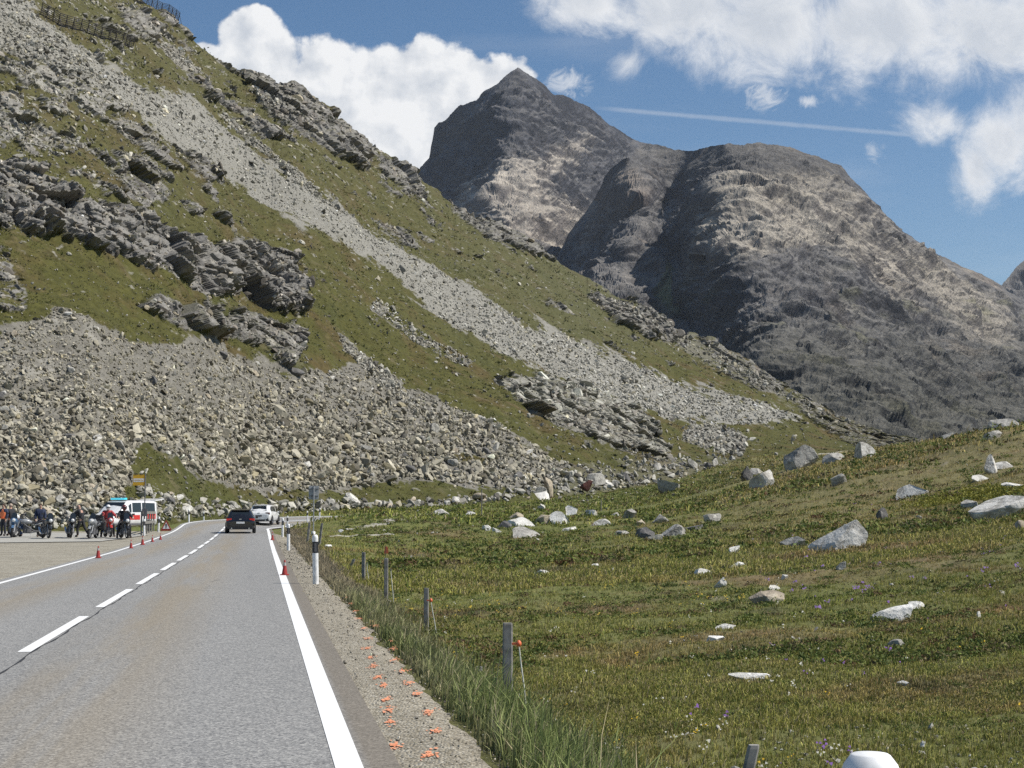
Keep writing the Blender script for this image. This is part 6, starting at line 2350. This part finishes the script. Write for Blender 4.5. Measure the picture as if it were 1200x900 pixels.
CROUCH = dict(STAND, pel=(0, -.10, .46), wai=(0, .0, .62), che=(0, .12, .80), nek=(0, .22, .92), hed=(0, .32, 1.03), top=(0, .34, 1.13),
              shL=(-.19, .14, .86), elL=(-.28, .32, .66), wrL=(-.20, .50, .52), shR=(.19, .14, .86), elR=(.28, .32, .66), wrR=(.20, .50, .56),
              hiL=(-.10, -.10, .44), knL=(-.18, .30, .50), anL=(-.14, .02, .09), toL=(-.16, .20, .035), hiR=(.10, -.10, .44), knR=(.18, .30, .50), anR=(.14, .02, .09), toR=(.16, .20, .035))
LEAN = dict(STAND, che=(0, .07, 1.33), nek=(0, .11, 1.49), hed=(0, .16, 1.64), top=(0, .17, 1.74),
            shL=(-.19, .08, 1.42), elL=(-.25, .30, 1.22), wrL=(-.20, .54, 1.14), shR=(.19, .08, 1.42), elR=(.25, .30, 1.22), wrR=(.20, .54, 1.14),
            knL=(-.12, .16, .50), anL=(-.12, .12, .09), toL=(-.14, .28, .035), knR=(.10, -.16, .50), anR=(.10, -.42, .12), toR=(.12, -.27, .04))


def person(loc, rz, label, pose, top_m, leg_m, head='hair', head_m=None, vest=None, gloves=False):
    t = empty('person', loc, rz, label, 'person')
    K = list(pose)
    Pz = {k: Vector(v) for k, v in pose.items()}
    pts = [Pz[k] for k in K]
    ix = {k: i for i, k in enumerate(K)}
    ed = [('pel', 'wai'), ('wai', 'che'), ('che', 'nek'), ('nek', 'hed'), ('hed', 'top'), ('che', 'shL'), ('shL', 'elL'), ('elL', 'wrL'), ('che', 'shR'), ('shR', 'elR'), ('elR', 'wrR'),
          ('pel', 'hiL'), ('hiL', 'knL'), ('knL', 'anL'), ('anL', 'toL'), ('pel', 'hiR'), ('hiR', 'knR'), ('knR', 'anR'), ('anR', 'toR')]
    rd = dict(pel=.128, wai=.118, che=.142, nek=.058, hed=.094, top=.074, shL=.062, elL=.045, wrL=.030, shR=.062, elR=.045, wrR=.030, hiL=.085, knL=.058, anL=.042, toL=.034, hiR=.085, knR=.058, anR=.042, toR=.034)
    edges = [(ix[a], ix[b]) for a, b in ed]
    rad = [rd[k] for k in K]
    # nose
    f = Vector((0, 1, 0))
    nz = Pz['hed'] + Vector((0, .10, -.015))
    pts.append(nz)
    rad.append(.012)
    edges.append((ix['hed'], len(pts) - 1))
    # hands: palm, four fingers curled, thumb from the side
    for s in 'LR':
        w, e = Pz['wr' + s], Pz['el' + s]
        d = (w - e).normalized()
        sd_ = d.cross(Vector((0, 0, 1))).normalized()
        dn = sd_.cross(d).normalized()
        pts.append(w + d * .075)
        rad.append((.036, .016))
        palm = len(pts) - 1
        edges.append((ix['wr' + s], palm))
        for q, ln in ((-.03, .060), (-.01, .072), (.01, .068), (.03, .052)):
            a = w + d * .105 + sd_ * q
            b = a + d * ln * .6 - dn * .012
            c = b + d * ln * .25 - dn * .035
            for p_, rr_, fr in ((a, .009, palm), (b, .0085, None), (c, .007, None)):
                pts.append(p_)
                rad.append(rr_)
                edges.append((fr if fr is not None else len(pts) - 2, len(pts) - 1))
        sg = 1 if s == 'L' else -1
        a = w + d * .045 + sd_ * .045 * sg
        b = a + d * .04 + sd_ * .02 * sg - dn * .012
        pts += [a, b]
        rad += [.011, .009]
        edges += [(palm, len(pts) - 2), (len(pts) - 2, len(pts) - 1)]
    skin_obj('body', pts, edges, rad, SKIN, t, ix['pel'], 1)

    def chain(name, keys, eds, scale, m, ends=None):
        pp = [Pz[k].copy() for k in keys]
        if ends:
            for k, (o, f_) in ends.items():
                i = keys.index(k)
                pp[i] = Pz[o] + (Pz[k] - Pz[o]) * f_
        rr_ = []
        for k in keys:
            q = rd[k]
            rr_.append(tuple(x + scale for x in q) if hasattr(q, '__len__') else q + scale)
        skin_obj(name, pp, [(keys.index(a), keys.index(b)) for a, b in eds], rr_, m, t, 0, 1)
    jk = ['wai', 'pel', 'che', 'nek', 'shL', 'elL', 'wrL', 'shR', 'elR', 'wrR']
    chain('jacket', jk, [('pel', 'wai'), ('wai', 'che'), ('che', 'nek'), ('che', 'shL'), ('shL', 'elL'), ('elL', 'wrL'), ('che', 'shR'), ('shR', 'elR'), ('elR', 'wrR')], .040, top_m, {'nek': ('che', .86), 'wrL': ('elL', .94), 'wrR': ('elR', .94)})
    lg = ['pel', 'wai', 'hiL', 'knL', 'anL', 'hiR', 'knR', 'anR']
    chain('trousers', lg, [('pel', 'wai'), ('pel', 'hiL'), ('hiL', 'knL'), ('knL', 'anL'), ('pel', 'hiR'), ('hiR', 'knR'), ('knR', 'anR')], .022, leg_m, {'wai': ('pel', .3)})
    for s in 'LR':
        chain('boot', ['an' + s, 'to' + s], [('an' + s, 'to' + s)], .030, M_LEATHER)
    if vest:
        chain('vest', ['wai', 'pel', 'che', 'nek', 'shL', 'shR'], [('pel', 'wai'), ('wai', 'che'), ('che', 'nek'), ('che', 'shL'), ('che', 'shR')], .058, vest, {'nek': ('che', .5), 'pel': ('wai', .7)})
    hd = Pz['hed']
    v = ICO[3][0].copy()
    if head == 'helmet':
        v = v * np.array([.135, .155, .150])
        keep = None
        o = np_mesh('helmet', v + np.array(hd + Vector((0, 0, .02))), ICO[3][1], None, True, [head_m or M_HELW], parent=t)
        np_mesh('visor', ICO[3][0] * np.array([.118, .105, .052]) + np.array(hd + Vector((0, .062, .025))), ICO[3][1], None, True, [GLASS], parent=o)
    elif head == 'hair':
        v = v * np.array([.098, .112, .105])
        v[:, 2] = np.where(v[:, 1] > .03, np.maximum(v[:, 2], .035), np.maximum(v[:, 2], -.05))
        np_mesh('hair', v + np.array(hd + Vector((0, -.012, .03))), ICO[3][1], None, True, [head_m or M_HAIR], parent=t)
    return t


person(lay(4.5, 85.5), R(160), 'person in an orange safety vest and dark trousers standing at the left edge', STAND, M_NAVY, M_DARK, 'hair', None, M_VEST)
person(lay(12.5, 86), R(60), 'person in black with light hair standing beside the one in the orange vest', STAND, M_JB, M_JB, 'hair', mat('grey_hair', (.42, .33, .26), .8))
person(lay(27, 84.2), R(100), 'person in blue denim with a white helmet crouching between two motorcycles', CROUCH, M_DEN, M_DEN, 'helmet', M_HELW)
person(lay(47.5, 84), R(195), 'brown-haired person in a navy jacket standing behind the black and white motorcycle', STAND, M_NAVY, M_DARK, 'hair')
person(lay(95.5, 83), R(75), 'bald man all in black striding towards the motorcycle with the round lamp', LEAN, M_JB, M_JB, 'none')
for i_, lb, tm, hm in ((5, 'motorcycle rider in a white helmet and red jacket', mat('red_jacket', (.40, .05, .05), .8), M_HELW), (6, 'motorcycle rider in black with a dark red helmet', M_JB, M_HELD)):
    p_ = person(bike_obj[i_].location, 0, lb, RIDE, tm, M_JB, 'helmet', hm)
    p_.rotation_euler = bike_obj[i_].rotation_euler

# ------------------------------------------------------------------ avalanche barriers
M_IRON = mat('rusty_steel', (.050, .045, .042), .8, .3)


def snow_fence(pix, hgt_px, nbay, label, dark=M_IRON):
    u = np.linspace(0, 1, nbay + 1)
    i = np.linspace(0, 1, len(pix))
    px = np.interp(u, i, [p[0] for p in pix])
    py = np.interp(u, i, [p[1] for p in pix])
    pt, _, _ = hill_at(px, py)
    hgt = hgt_px / 1800 * pt[:, 1].mean()
    t = empty('snow_fence', Vector(pt[0]), 0, label, 'snow fence', 'steel avalanche barriers high on the slope')
    o0 = Vector(pt[0])
    lean = Vector((.30, -.25, 0)) * hgt
    for k in range(nbay + 1):
        b = Vector(pt[k]) - o0
        MB().tube([b - Vector((0, 0, .5)), b + lean + Vector((0, 0, hgt))], hgt * .045, 6).tube([b + lean * .75 + Vector((0, 0, hgt * .75)), b + Vector((hgt * .55, -hgt * .5, -hgt * .5))], hgt * .03, 6).build('support', [dark], t)
        if k < nbay:
            c = Vector(pt[k + 1]) - o0
            mb = MB()
            for q in range(7):
                f = .10 + q * .15
                mb.tube([b + (lean + Vector((0, 0, hgt))) * f, c + (lean + Vector((0, 0, hgt))) * f], hgt * .034, 5)
            mb.build('bar_panel', [dark], t)
    return t


snow_fence([(34, 14), (55, 27), (80, 36), (105, 45), (130, 52), (143, 57)], 13, 15, 'long row of dark steel snow barriers high on the slope below the crest')
snow_fence([(146, 3), (163, 8), (178, 17), (190, 29)], 10, 9, 'short row of steel snow barriers standing on the skyline crest')

# the small snow patch under the far crags
v = rock_shape(3, 77, 7, .4, .8, (1, .5, .38), .05)
o = np_mesh('snow_patch', v * 9.5, ICO[3][1], None, True, [M_SNOW])
o.location = at_depth(970, 294, float(D2(np.array([970.0]), np.array([294.0]))[0]) - 45)
tag(o, 'small white snow patch on the tan face of the far mountain', 'snow patch')
